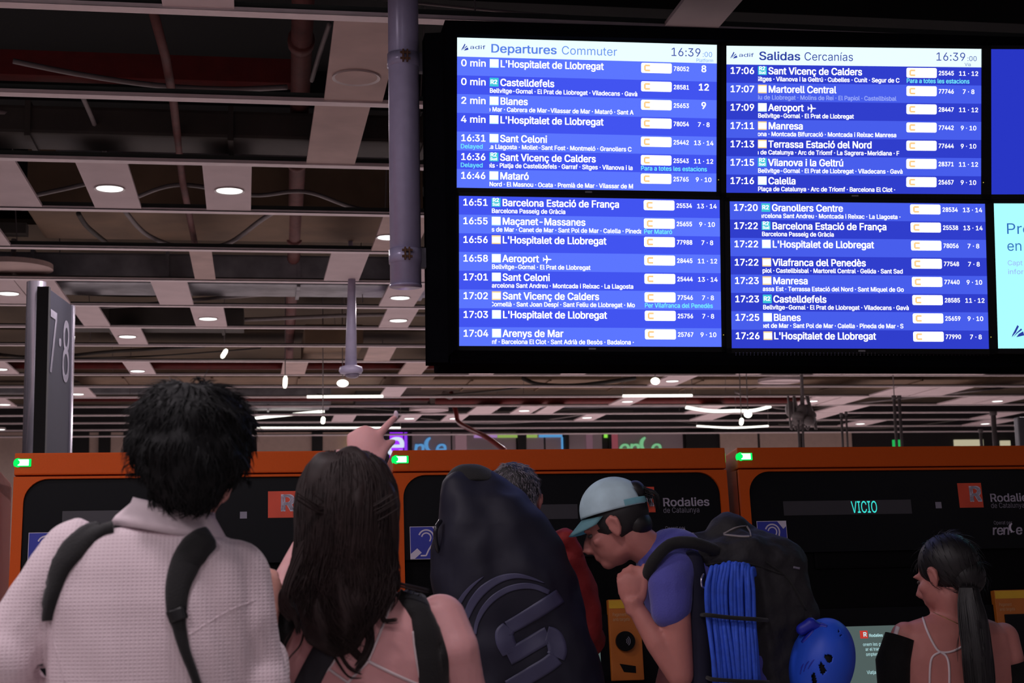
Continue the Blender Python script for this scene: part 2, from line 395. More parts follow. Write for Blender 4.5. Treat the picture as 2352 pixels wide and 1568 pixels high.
cab([(790, -10, .05), (1200, 30, .05), (1560, 52, .05)], .006, 'thin cable running over the top of the departure board')
cab([(0, 262, .3), (150, 288, .3), (300, 270, .3), (430, 300, .3), (640, 285, .3), (880, 300, .3)], .012, 'bundled cables along the dark duct')
cab([(180, 490, .1), (200, 520, .1), (243, 556, .1)], .018, 'short dark hose end hanging at left behind the third rail', M_DUCT)
cab([(1690, 900, .05), (1800, 938, .1), (2000, 922, .15), (2352, 885, .15)], .02, 'long pale cable drooping across the right ceiling')
cab([(1020, 905, .1), (1060, 920, .05), (1090, 932, 0)], .05, 'short pale tray bracket under the left end of the board')
cab([(1200, 868, .2), (1240, 882, .05), (1330, 884, .05), (1460, 868, .15)], .03, 'dark flexible hose sagging under the board', M_DUCT)
pipe('red_hose', [P(1036, 900, 22.2), P(1048, 950, 22.1), P(1054, 970, 22), P(1085, 988, 21.5), P(1118, 1004, 21), P(1160, 1034, 20.6)], .035, M_RED, 'red hose slanting down behind the middle ticket machine', 'hose', sp=True)
# loose services that hang in the dark above the grid: trays, cables, small ducts
rs = random.Random(21)
for k in range(46):
    Y = rs.uniform(7.5, 27); X = rs.uniform(-.32, .62)*Y; z = CEIL+rs.uniform(.12, .55); bm = bmesh.new(); kd = rs.random()
    if kd < .45:
        L_ = rs.uniform(1.2, 5); sg = rs.uniform(.02, .16); tube(bm, spline([(X-L_/2, Y+rs.uniform(-.5, .5), z), (X-L_*.2, Y, z-sg), (X+L_*.15, Y+rs.uniform(-.3, .3), z-sg*.7), (X+L_/2, Y+rs.uniform(-.6, .6), z+.05)], 5), rs.uniform(.008, .02), 6); nm_ = 'loose_cable'; m_ = M_CABLE if rs.random() < .5 else M_DUCT
    elif kd < .7:
        L_ = rs.uniform(1.5, 4); box(bm, (X-L_/2, Y, z), (X+L_/2, Y+rs.uniform(.1, .3), z+rs.uniform(.04, .1))); nm_ = 'cable_tray'; m_ = M_ZINC if rs.random() < .4 else M_DUCT
    elif kd < .85:
        L_ = rs.uniform(1.5, 5); tube(bm, [(X, Y, z+.1), (X+rs.uniform(-.3, .3), Y+L_, z+.1)], rs.uniform(.02, .05), 10); nm_ = 'service_pipe'; m_ = M_REDD if rs.random() < .5 else M_DUCT
    else:
        L_ = rs.uniform(.5, 1.0); box(bm, (X, Y, z), (X+L_, Y+L_*.8, z+.25), bev=.02); nm_ = 'fan_unit'; m_ = M_DUCT
    for hx_ in (0, 1): pass
    bm_c = bm; obj(nm_, bm_c, m_, serv, True if nm_ in ('loose_cable', 'service_pipe') else False)
# ring shaped lamps and tubes far off
M_TUBE = emi('tube_light', (255, 250, 240), 2.2)
for (x0, y0, x1, y1, r, lb) in ((585, 960, 745, 944, .035, 'bright slanting tube light right of the dark-haired head'), (590, 982, 920, 982, .022, 'long thin white tube light low behind the pointing hand'),
                             (705, 911, 880, 910, .03, 'white tube light below the dome camera'), (1575, 935, 1690, 943, .04, 'curved bright tube light below the board, left one'),
                             (1690, 943, 1770, 933, .04, 'curved bright tube light below the board, right one'), (1600, 978, 1765, 978, .025, 'thin white tube light below the curved ones'),
                             (1430, 909, 1590, 908, .03, 'white tube light just left of the pair of round spots')):
    Y = PZ(x0, y0, CEIL-.02).y; a = P(x0, y0, Y); b = P(x1, y1, Y); mid = (a+b)/2+Vector((0, 0, -.03))
    cuv = 'curved' in lb; mid = (a+b)/2+Vector((0, 0, -.03 if cuv else 0))
    o = pipe('tube_light', [a, mid, b], r*.6, M_TUBE, lb, 'lamp', sp=True, n=8)
    for q_ in (a, b): bm = bmesh.new(); tube(bm, [q_, (q_.x, q_.y, CEIL+.74)], .005, 5); obj('wire', bm, M_CABLE, o)
for (x, y, lb, dx, dy) in ((515, 812, 'small tilted bright spotlight above the dark-haired head', 6, -10), (655, 877, 'tiny vertical white tube hanging left of the dome camera', 1, -14), (742, 965, 'tiny bright bulb hanging at the end of the slanting tube light', 1, -8),
                       (1505, 875, 'round bright spot left of the pair under the board', 10, 0), (787, 880, 'bright round spot hanging under the dome camera', 12, 0), (1703, 968, 'small bulb hanging under the curved tube lights', 1, -8), (1718, 951, 'bright round spot at the curved tube lights', 9, 0)):
    a = P(x, y, 16.5); b = P(x+dx, y+dy, 16.5); bm = bmesh.new()
    if dy: tube(bm, spline([a*2-b, a, b], 2), [.012]+[.024]*3+[.012], 10)
    else: ell(bm, a, (abs(dx)/F_PX*16.5*1.1, .03, .04))
    o = obj('hanging_spotlight', bm, emi('spot_white', (255, 250, 230), 4), None, True, at=a); tag(o, lb, 'lamp')
    bm = bmesh.new(); tube(bm, [a+Vector((0, 0, .05)), (a.x, a.y, CEIL+.74)], .006, 5); obj('wire', bm, M_CABLE, o)
# round downlights: photograph position, whether lit, description
M_LENS = emi('downlight_lens', (255, 253, 248), 3); M_RING = mat('downlight_ring', (210, 200, 200), .4)
dl = [(252,433,1,'nearer-left lit round downlight in the panel under the second rail'),(527,438,1,'lit round downlight in the panel just right of the nearer-left one'),(818,178,0,'unlit round fitting in the dusty panel beside the grey post'),
 (20,674,1,'lit downlight at the left edge behind the chrome column'),(293,773,1,'lit downlight in the panel right of the platform sign top'),(478,732,1,'lit downlight in the panel above the dark-haired head'),
 (316,852,1,'lit downlight just above the left of the dark-haired head'),(919,684,1,'lit downlight right under the end of the grey post'),(915,736,1,'second lit downlight under the end of the grey post'),
 (893,545,1,'lit downlight half hidden behind the grey post'),(178,905,1,'lit downlight touching the platform sign edge'),(0,848,1,'lit downlight cut by the left edge, upper of three'),(10,929,1,'lit downlight at the left edge, middle of three'),(0,986,1,'lit downlight at the left edge, lowest'),
 (1544,875,1,'lit downlight right of the pair under the board'),(1441,922,1,'lit downlight below and left of the pair of spots'),(1204,943,1,'lit downlight under the left board half'),(1044,961,1,'lit downlight at the top of the red hose'),(940,961,1,'lit downlight right of the pointing fingertip'),
 (1348,959,1,'lit downlight lowest under the left board half'),(1609,941,1,'lit downlight left of the curved tube lights'),(1866,921,1,'lit downlight in the wide panels right of centre'),(1976,973,1,'lit downlight above the third machine, left one'),(2263,973,1,'lit downlight above the third machine, right one'),
 (2291,921,1,'lit downlight at upper right below the board'),(2352,845,1,'lit downlight cut by the right edge under the board')]
for px, py, on, lb in dl:
    c = PZ(px, py, CEIL+.004); t = empty('downlight', (c.x, c.y, CEIL), lb, 'downlight', None)
    r = .078 if on else .1
    bm = bmesh.new(); tube(bm, [c+Vector((0, 0, .03)), c+Vector((0, 0, -.006))], [r+.006, r+.014], 28, False); tube(bm, [c+Vector((0, 0, -.006)), c+Vector((0, 0, .0))], [r+.014, r-.002], 28, False); obj('ring', bm, M_RING, t, True)
    bm = bmesh.new(); cyl(bm, c+Vector((0, 0, .002)), c+Vector((0, 0, -.002)), r, 28); obj('lens', bm, M_LENS if on else M_PANELD, t)
    if on: disc_lamp(c.x, c.y, CEIL-.008, 24 if py < 880 else 56, r*.98)
# big round fittings and plates
for px, py, r, lb, m in ((30, 618, .30, 'large round pale fitting at the left edge above the chrome column', M_PANELD), (1793, 877, .30, 'large round pale plate hanging under the right board half', M_PANEL), (985, 943, .3, 'flat round plate right of the pointing hand', M_PANEL)):
    c = PZ(px, py, CEIL+.06); bm = bmesh.new(); tube(bm, [c, c+Vector((0, 0, .04)), c+Vector((0, 0, .045))], [r, r, r*.9], 32)
    o = obj('round_ceiling_fitting', bm, m, None, at=c); tag(o, lb, 'ceiling fitting')
    bm = bmesh.new(); cyl(bm, c+Vector((0, 0, .04)), (c.x, c.y, CEIL+.3), .02, 8); obj('stem', bm, M_CABLE, o)
# mushroom shaped antenna on a long stem
Yd = 12.0; a = P(808, 640, Yd); b = P(806, 843, Yd)
M_LIL = mat('painted_lilac_white', (178, 170, 196), .45)
t = empty('dome_camera', b, 'white dome camera hanging on a long slim post left of the grey post', 'camera')
bm = bmesh.new(); tube(bm, [(b.x, b.y, CEIL+.4), a], [.018, .022], 12); tube(bm, [a, b], [.03, .048], 14); obj('post', bm, M_LIL, t, True)
bm = bmesh.new(); tube(bm, [b+Vector((0, 0, .02)), b, b+Vector((0, 0, -.03)), b+Vector((0, 0, -.05)), b+Vector((0, 0, -.062))], [.03, .088, .096, .085, .04], 28); obj('dome_housing', bm, M_LIL, t, True)
bm = bmesh.new(); ell(bm, b+Vector((.01, 0, -.06)), (.06, .06, .03)); obj('dome_glass', bm, mat('smoked_dome', (120, 110, 130), .2), t, True)
# slim rods right
for px, y0, y1, w, lb in ((1833, 965, 1035, .02, 'first thin white rod above the third machine, from left'), (1843, 965, 1035, .02, 'second thin white rod above the third machine'), (1932, 948, 1035, .022, 'single bright rod above the third machine'),
                       (1943, 945, 1035, .018, 'darker rod beside the single bright one'), (2053, 908, 1035, .028, 'taller grey rod left of the green exit sign centre'), (2065, 908, 1035, .028, 'taller grey rod over the green exit sign'), (2252, 985, 1035, .03, 'pale rod left of the last right-hand post'), (2281, 945, 1035, .045, 'thick grey post near the right edge')):
    Y = 15; a = P(px, y0, Y); b = P(px, 1100, Y); bm = bmesh.new(); tube(bm, [(a.x, Y, 0), (a.x, Y, a.z)], w*.6, 8)
    tube(bm, [(a.x, Y, a.z-.04), (a.x, Y, a.z)], w*.9, 8)
    o = obj('rod', bm, M_CABLE, None, True, at=(a.x, Y, 0)); tag(o, lb, 'pole')
c = P(1845, 950, 16); bm = bmesh.new()
for k in range(9): ell(bm, c+Vector((random.uniform(-.12, .12), random.uniform(-.1, .1), random.uniform(-.1, .1))), (.07, .07, random.uniform(.05, .1)), seg=10)
for k in range(7): a = c+Vector((random.uniform(-.15, .15), 0, -.05)); tube(bm, spline([a, a+Vector((random.uniform(-.1, .1), 0, -.12)), a+Vector((random.uniform(-.1, .1), 0, .25))], 5), .012, 5)
tube(bm, [c, (c.x, c.y, CEIL+.74)], .02, 8)
tag(obj('wire_bundle', bm, M_CABLE, None, True, at=c), 'tangled grey wire bundle hanging above the third machine', 'cable')
c = P(2060, 1018, 18); t = empty('exit_sign', c, 'small green exit sign above the third machine', 'sign'); bm = bmesh.new(); box(bm, c-Vector((.055, .02, .045)), c+Vector((.055, .02, .045)), bev=.006); obj('sign_box', bm, emi('exit_green', (40, 190, 90), .8), t)
bm = bmesh.new(); tube(bm, [c+Vector((0, 0, .045)), (c.x, c.y, CEIL)], .006, 6); obj('hanger', bm, M_CABLE, t)
bm = bmesh.new(); c = P(2345, 960, 14); box(bm, (c.x-.03, 14, 0), (c.x+.4, 14.1, P(2345, 957, 14).z), bev=.02); tag(obj('glass_screen_post', bm, mat('grey_post', (110, 110, 116), .4), None, at=(c.x, 14, 0)), 'grey framed post cut by the right edge', 'post')

# chrome column and platform sign at left
Yc = 9.2; ctop = P(84, 648, Yc); cb = P(80, 1040, Yc)
M_CHROME = mat('brushed_steel', (206, 200, 214), .2, .85, var=.05)
t = empty('steel_column', (ctop.x, Yc, 0), 'shiny round steel column at left carrying the platform sign', 'column')
bm = bmesh.new(); cyl(bm, (ctop.x, Yc, 0), ctop, .056, 32); obj('shaft', bm, M_CHROME, t, True)
bm = bmesh.new(); cyl(bm, (ctop.x, Yc, 0), (ctop.x, Yc, .03), .12, 32); obj('base', bm, M_CHROME, t, True)
n1 = P(112, 662, Yc-.05); n2 = P(166, 700, Yc+.55)
t = empty('platform_sign', (n1.x, n1.y, 0), 'dark grey upright platform sign reading 7 and 8 beside the steel column', 'sign')
U = Vector((n2.x-n1.x, n2.y-n1.y, 0)); L = U.length; U.normalize(); ang = math.atan2(U.y, U.x)
ST = Matrix.Translation((n1.x, n1.y, n1.z)) @ Matrix.Rotation(ang, 4, 'Z')
bm = bmesh.new(); box(bm, (0, 0, -n1.z), (L, .045, 0), ST, bev=.004); obj('sign_panel', bm, mat('sign_grey', (44, 44, 54), .6, var=.05, spec=.15), t)
for u in (-.045, L-.01):
    bm = bmesh.new(); box(bm, (u, -.012, -n1.z), (u+.045, .057, .004), ST, bev=.003); obj('edge_rail', bm, M_BLACK if u < 0 else M_CHROME, t)
hs = P(130, 715, Yc).z-P(130, 857, Yc).z
fl = Flat().text('7', .05*L, n1.z-P(130, 857, Yc+.1).z, hs, width=.34*L, bold=.012).text('8', .58*L, n1.z-P(150, 875, Yc+.4).z, hs, width=.36*L, bold=.012).text('·', .42*L, n1.z-P(143, 835, Yc+.3).z, hs*.7, bold=.02)
fl.build('platform_numbers', ST, 1, 1, -.004, mat('sign_white', (170, 166, 180), .5), t)

# ================================================================== DEPARTURE BOARD
SW, SH = 1.02, .574
def frame_at(p):
    x, y, z, yaw, tilt, roll = p
    return Matrix.Translation((x, y, z+CAM_Z)) @ Matrix.Rotation(yaw, 4, 'Z') @ Matrix.Rotation(tilt, 4, 'X') @ Matrix.Rotation(roll, 4, 'Y')
FIT = {'S1': (.738, 5.507, 1.996, -.034, .153, .003), 'S2': (.746, 5.586, 1.395, -.043, .082, .006), 'S3': (1.792, 5.462, 1.987, -.100, .154, .010), 'S4': (1.802, 5.534, 1.382, -.096, .067, .013)}
E_ = {n: emi('screen_'+n, c, s) for n, c, s in (('light1', (92, 118, 255), 1), ('dark1', (66, 84, 240), 1), ('light3', (72, 94, 236), 1), ('dark3', (48, 62, 204), 1), ('white', (255, 255, 255), 1.5),
      ('head', (228, 250, 255), 1.1), ('cyan', (120, 245, 255), 1.05), ('navy', (44, 60, 160), 1), ('dep', (92, 130, 232), 1), ('com', (104, 146, 236), 1), ('teal', (64, 200, 220), 1), ('amber', (255, 214, 140), 1.05), ('ice', (205, 245, 255), 1.05),
      ('chip', (255, 208, 140), 1), ('faint', (222, 238, 240), 1), ('dim', (158, 174, 250), 1), ('plain', (40, 54, 196), 1), ('aqua', (170, 250, 255), 1.05), ('blue', (50, 110, 190), 1))}
M_BEZ = mat('bezel_black', (9, 9, 12), .4, var=.05, spec=.2); M_HOUS = mat('housing_black', (13, 13, 17), .9, var=.1, spec=.0)
def adif_logo(fl1, u, v, s):
    fl1.poly([(u, v+s), (u+s*.05, v+s*.82), (u+s*.5, v), (u+s*.62, v+s*.12), (u+s*.35, v+s*.62)])
    fl1.poly([(u+s*.12, v+s), (u+s*.42, v+s*.62), (u+s*.8, v+s*.28), (u+s*.88, v+s*.4), (u+s*.5, v+s*.66)])
    fl1.poly([(u+s*.38, v+s), (u+s*.6, v+s*.72), (u+s*.95, v+s*.52), (u+s*1.05, v+s*.85)])
def plane_icon(fl, u, v, s):
    fl.poly([(u, v-s*.07), (u+s*.95, v-s*.07), (u+s*1.08, v), (u+s*.95, v+s*.07), (u, v+s*.07)])
    fl.poly([(u+s*.42, v-s*.06), (u+s*.62, v-s*.06), (u+s*.46, v-s*.52), (u+s*.34, v-s*.52)]); fl.poly([(u+s*.42, v+s*.06), (u+s*.62, v+s*.06), (u+s*.46, v+s*.52), (u+s*.34, v+s*.52)])
    fl.poly([(u, v-s*.05), (u+s*.14, v-s*.05), (u+s*.06, v-s*.24), (u-s*.02, v-s*.24)]); fl.poly([(u, v+s*.05), (u+s*.14, v+s*.05), (u+s*.06, v+s*.24), (u-s*.02, v+s*.24)])
def monitor(key, rows, header, first_light, lb, pal='1', margins=(.02, .014, .02, .02), clipx=(1.975, 11.1)):
    T = frame_at(FIT[key]); su, sv = SW/16, SH/9
    base = T @ Vector((SW/2, .03, -SH)); t = empty('display_monitor', base, lb, 'monitor')
    l, tp, r, b = margins; bm = bmesh.new(); box(bm, (-l, .004, -SH-b), (SW+r, .06, tp), T, bev=.003)
    for q in ((( -l, -.004, -SH-b), (0, .01, tp)), ((SW, -.004, -SH-b), (SW+r, .01, tp)), ((-l, -.004, 0), (SW+r, .01, tp)), ((-l, -.004, -SH-b), (SW+r, .01, -SH))): box(bm, *q, T)
    obj('bezel', bm, M_BEZ, t)
    scr = Flat().rect(0, 0, 16, 9).build('screen', T, su, sv, .003, E_['dark'+pal], t)
    v0 = 0
    if header:
        h = Flat().rect(0, 0, 16, 1.135).build('header_band', T, su, sv, .0015, E_['head'], t); v0 = 1.135
        A = Flat(); adif_logo(A, .25, .36, .42); A.text('adif', .78, .66, .22, width=.95, bold=.015)
        A.text('16:39', 15.05, .69+.06, .50, width=1.95, align='r'); A.build('header_lettering', T, su, sv, 0, E_['navy'], h)
        B = Flat().text(header[0], 2.04, .84, .50, width=header[1], bold=.055); B.build('header_lettering', T, su, sv, 0, E_['dep' if pal == '1' else 'navy'], h)
        Cc = Flat().text(header[2], header[3], .84, .50, width=header[4]).text(':00', 15.1, .75, .30, width=.64).text(header[5], 15.8 if pal == '1' else 15.35, 1.07, .2, align='r')
        Cc.build('header_lettering', T, su, sv, 0, E_['com' if pal == '1' else 'navy'], h)
    pitch = 1.1236
    for i, row in enumerate(rows):
        tm, badge, dest, sub, num, plat = row[:6]; extra = row[6] if len(row) > 6 else ''
        y = v0+i*pitch; lt = (i % 2 == 0) == first_light
        rb = Flat().rect(0, y, 16, min(9, y+pitch)).build('row_band', T, su, sv, .0015, E_[('light' if lt else 'dark')+pal], t)
        Wt = Flat(); Dt = Flat(); St = Flat(); Nt = Flat(); Pt = Flat(); cy = Flat(); dm = Flat()
        Wt.text(tm, .24, y+.57, .40, width=1.54, bold=.045)
        nm = dest.replace('✈', ''); k = .262
        Dt.text(nm, 2.62, y+.575, .42, bold=.055, sx=.93)
        if '✈' in dest: plane_icon(Dt, 5.08, y+.40, .48)
        cut = sub.startswith('<'); s2 = sub.lstrip('<')
        tgt = dm if (row[7:] and row[7] == 'dim') else St
        if s2: tgt.text(s2, 1.975-(.12 if cut else 0), y+1.0, .265, bold=.05, clip=clipx, sx=.92)
        Nt.text(num, 13.29, y+.52, .265, width=.99, bold=.05)
        if '·' in plat: Pt.text(plat, 15.2, y+.53, .27, align='c', bold=.035)
        else: Pt.text(plat, 15.2, y+.55, .40, align='c', bold=.06)
        if extra == 'Delayed': cy.text('Delayed', .23, y+1.0, .26, width=1.36, bold=.03)
        elif extra == 'D+': cy.text('Delayed', .23, y+1.0, .26, width=1.36, bold=.03).text('Para a totes les estacions', 11.27, y+1.01, .27, width=4.15, bold=.04)
        elif extra: cy.text(extra, 11.27, y+1.01, .27, bold=.04, sx=.92 if len(extra) < 20 else .9)
        for F_, nm_ in ((Wt, 'time_text'), (Dt, 'destination_text'), (St, 'stops_text'), (Nt, 'train_number'), (Pt, 'platform_number')):
            if F_.f: F_.build(nm_, T, su, sv, 0, E_['white'], rb)
        if cy.f: cy.build('status_text', T, su, sv, 0, E_['cyan'], rb)
        if dm.f: dm.build('stops_text', T, su, sv, 0, E_['dim'], rb)
        bc = {'w': 'ice', 'y': 'amber', 'r': 'teal', 's': 'teal'}[badge]
        Flat().rect(1.975, y+.10, 2.52, y+.62).build('line_badge', T, su, sv, .001, E_[bc], rb)
        F2 = Flat()
        if badge == 'w': F2.rect(2.0, y+.12, 2.5, y+.56)
        if badge == 'y': F2.rect(2.0, y+.18, 2.5, y+.55)
        if badge == 'r': F2.text('R2', 2.24, y+.47, .25, align='c', bold=.07)
        if badge == 's': F2.text('R2', 2.24, y+.33, .23, align='c', bold=.07).text('Sud', 2.24, y+.56, .17, align='c', bold=.06)
        F2.build('badge_text', T, su, sv, 0, E_['white'], rb)
        Flat().round(11.27, y+.08, 13.18, y+.69, .1).build('operator_chip', T, su, sv, .001, E_['white'], rb)
        F3 = Flat().stroke([(11.82, y+.24), (11.5, y+.24), (11.5, y+.54), (11.82, y+.54)], .11); F3.build('chip_mark', T, su, sv, 0, E_['chip'], rb)
        Flat().text('Rodalia', 12.0, y+.47, .16, width=.8).build('chip_text', T, su, sv, 0, E_['faint'], rb)
    bm = bmesh.new(); box(bm, (SW/2-.012, -.0055, -SH-.012), (SW/2+.015, -.0035, -SH-.006), T); obj('maker_badge', bm, mat('badge_grey', (120, 120, 126), .4), t)
    bm = bmesh.new(); box(bm, (SW+.006, -.0055, -SH+.045), (SW+.0085, -.0035, -SH+.048), T); obj('status_led', bm, emi('led_amber', (230, 210, 90), 1), t)
    return t, T
monitor('S1', [('0 min', 'w', "L'Hospitalet de Llobregat", '', '78052', '8'), ('0 min', 'r', 'Castelldefels', 'Bellvitge-Gornal · El Prat de Llobregat · Viladecans · Gavà', '28581', '12'),
 ('2 min', 'w', 'Blanes', '<e Mar · Cabrera de Mar-Vilassar de Mar · Mataró · Sant A', '25653', '9'), ('4 min', 'w', "L'Hospitalet de Llobregat", '', '78054', '7 · 8'),
 ('16:31', 'w', 'Sant Celoni', '<La Llagosta · Mollet-Sant Fost · Montmeló · Granollers C', '25442', '13 · 14', 'Delayed'),
 ('16:36', 's', 'Sant Vicenç de Calders', '<els · Platja de Castelldefels · Garraf · Sitges · Vilanova i la', '25543', '11 · 12', 'D+'),
 ('16:46', 'w', 'Mataró', 'Nord · El Masnou · Ocata · Premià de Mar · Vilassar de M', '25765', '9 · 10')], ('Departures', 4.05, 'Commuter', 6.35, 3.45, 'Platform'), True, 'upper-left monitor headed Departures Commuter', '1')
monitor('S2', [('16:51', 's', 'Barcelona Estació de França', 'Barcelona Passeig de Gràcia', '25534', '13 · 14'), ('16:55', 'w', 'Maçanet-Massanes', 's de Mar · Canet de Mar · Sant Pol de Mar · Calella · Pineda', '25655', '9 · 10', 'Per Mataró'),
 ('16:56', 'y', "L'Hospitalet de Llobregat", '', '77988', '7 · 8'), ('16:58', 'w', 'Aeroport✈', 'Bellvitge-Gornal · El Prat de Llobregat', '28445', '11 · 12'),
 ('17:01', 'w', 'Sant Celoni', 'arcelona Sant Andreu · Montcada i Reixac · La Llagosta', '25444', '13 · 14'), ('17:02', 'y', 'Sant Vicenç de Calders', '<Cornellà · Sant Joan Despí · Sant Feliu de Llobregat · Mo', '77546', '7 · 8', 'Per Vilafranca del Penedès'),
 ('17:03', 'w', "L'Hospitalet de Llobregat", '', '25756', '7 · 8'), ('17:04', 'w', 'Arenys de Mar', '<mf · Barcelona El Clot · Sant Adrià de Besòs · Badalona ·', '25767', '9 · 10')], None, False, 'lower-left monitor starting with the 16:51 train', '1')
monitor('S3', [('17:06', 's', 'Sant Vicenç de Calders', '<Sitges · Vilanova i la Geltrú · Cubelles · Cunit · Segur de C', '25545', '11 · 12', 'Para a totes les estacions'),
 ('17:07', 'y', 'Martorell Central', 'iu de Llobregat · Molins de Rei · El Papiol · Castellbisbal', '77746', '7 · 8', '', 'dim'), ('17:09', 'w', 'Aeroport✈', 'Bellvitge-Gornal · El Prat de Llobregat', '28447', '11 · 12'),
 ('17:11', 'y', 'Manresa', '<lona · Montcada Bifurcació · Montcada i Reixac Manresa', '77442', '9 · 10'), ('17:13', 'y', 'Terrassa Estació del Nord', '<a de Catalunya · Arc de Triomf · La Sagrera-Meridiana · F', '77644', '9 · 10'),
 ('17:15', 's', 'Vilanova i la Geltrú', 'Bellvitge-Gornal · El Prat de Llobregat · Viladecans · Gavà', '28371', '11 · 12'), ('17:16', 'w', 'Calella', 'Plaça de Catalunya · Arc de Triomf · Barcelona El Clot ·', '25657', '9 · 10')],
 ('Salidas', 2.6, 'Cercanías', 4.85, 3.1, 'Vía'), False, 'upper-middle monitor headed Salidas Cercanías', '3')
monitor('S4', [('17:20', 'r', 'Granollers Centre', '<arcelona Sant Andreu · Montcada i Reixac · La Llagosta ·', '28534', '13 · 14'), ('17:22', 's', 'Barcelona Estació de França', 'Barcelona Passeig de Gràcia', '25538', '13 · 14'),
 ('17:22', 'w', "L'Hospitalet de Llobregat", '', '78056', '7 · 8'), ('17:22', 'y', 'Vilafranca del Penedès', 'piol · Castellbisbal · Martorell Central · Gelida · Sant Sad', '77548', '7 · 8'),
 ('17:23', 'y', 'Manresa', 'assa Est · Terrassa Estació del Nord · Sant Miquel de Go', '77440', '9 · 10'), ('17:23', 'r', 'Castelldefels', 'Bellvitge-Gornal · El Prat de Llobregat · Viladecans · Gavà', '28585', '11 · 12'),
 ('17:25', 'w', 'Blanes', '<net de Mar · Sant Pol de Mar · Calella · Pineda de Mar · S', '25659', '9 · 10'), ('17:26', 'y', "L'Hospitalet de Llobregat", '', '77990', '7 · 8')], None, True, 'lower-middle monitor starting with the 17:20 train', '3')
# third column, mostly outside the frame: position continued from the middle one
def shift(k, d, dz=0):
    T = frame_at(FIT[k]); q = T @ Vector((d, 0, dz)); f = FIT[k]; return (q.x, q.y, q.z-CAM_Z, f[3]-.03, f[4], f[5])
FIT['S5'] = shift('S3', SW+.038); FIT['S6'] = shift('S4', SW+.034, .002)
for key, nm, lb in (('S5', 'plain', 'upper-right monitor showing plain blue, cut by the frame edge'), ('S6', 'aqua', 'lower-right monitor with a pale aqua notice, cut by the frame edge')):
    T = frame_at(FIT[key]); t = empty('display_monitor', T @ Vector((SW/2, .03, -SH)), lb, 'monitor'); bm = bmesh.new(); box(bm, (-.02, .004, -SH-.02), (SW+.02, .06, .014), T)
    for q in (((-.02, -.004, -SH-.02), (0, .01, .014)), ((SW, -.004, -SH-.02), (SW+.02, .01, .014)), ((-.02, -.004, 0), (SW+.02, .01, .014)), ((-.02, -.004, -SH-.02), (SW+.02, .01, -SH))): box(bm, *q, T)
    obj('bezel', bm, M_BEZ, t); sc = Flat().rect(0, 0, 16, 9).build('screen', T, SW/16, SH/9, .003, E_[nm], t)
    if nm == 'aqua':
        Fa = Flat().text('Prò', .75, 1.9, .66, width=1.65).text('en', .78, 2.95, .62, width=.98); Fa.build('notice_lettering', T, SW/16, SH/9, .001, E_['blue'], sc)
        Fb = Flat().text('Capt', .78, 3.85, .3, width=.95).text('infor', .78, 4.4, .3, width=1.0); Fb.build('notice_lettering', T, SW/16, SH/9, .001, E_['dim'], sc)
        Fc = Flat(); adif_logo(Fc, .9, 7.55, .75); Fc.text('a', 1.75, 8.2, .3); Fc.build('notice_logo', T, SW/16, SH/9, .001, E_['navy'], sc)
# housing
hb = P(1030, 830, 5.72)
t = empty('departure_board_housing', (2.4, 5.8, hb.z), 'long black housing framing the wall of departure monitors', 'display housing')
tl = P(1022, 50, 5.48); bl = P(1038, 832, 5.66); sl = P(976, 76, 5.62); sb = P(984, 832, 5.72)
bm = bmesh.new(); box(bm, (tl.x, 5.72, bl.z), (4.35, 6.0, tl.z), bev=.01); obj('back_box', bm, M_HOUS, t)
def quadbox(pts_front, depth, m, name, par):
    bm = bmesh.new(); a = [bm.verts.new(p) for p in pts_front]; b = [bm.verts.new(p+Vector((0, depth, 0))) for p in pts_front]
    bm.faces.new(a); bm.faces.new(b[::-1])
    for i in range(4): bm.faces.new((a[i], b[i], b[(i+1) % 4], a[(i+1) % 4]))
    return obj(name, bm, m, par)
quadbox([sl, P(1024, 74, 5.55), P(1030, 832, 5.68), sb], .1, M_HOUS, 'side_box', t)
quadbox([P(1022, 46, 5.47), P(1046, 60, 5.47), P(1050, 800, 5.6), P(1036, 812, 5.6)], .2, M_HOUS, 'side_frame', t)
quadbox([P(1022, 46, 5.47), P(2600, 92, 5.36), P(2600, 112, 5.36), P(1046, 78, 5.47)], .2, M_HOUS, 'top_frame', t)
quadbox([P(1036, 804, 5.62), P(2600, 818, 5.50), P(2600, 846, 5.52), P(1038, 834, 5.66)], .2, M_HOUS, 'bottom_frame', t)
bm = bmesh.new()
for i in range(70):
    for j in range(2):
        c = P(1690+i*8.4, 811+j*4+.004*i, 5.52); ell(bm, c-Vector((0, .003, 0)), (.0022, .002, .0022), seg=5)
o = obj('perforation', bm, mat('perforation_steel', (120, 120, 130), .3, .8), t); o['kind'] = 'stuff'
for x in (4.0,):
    bm = bmesh.new(); box(bm, (x-.03, 5.75, tl.z), (x+.03, 5.81, 5.0)); obj('hanger_bar', bm, M_HOUS, t)

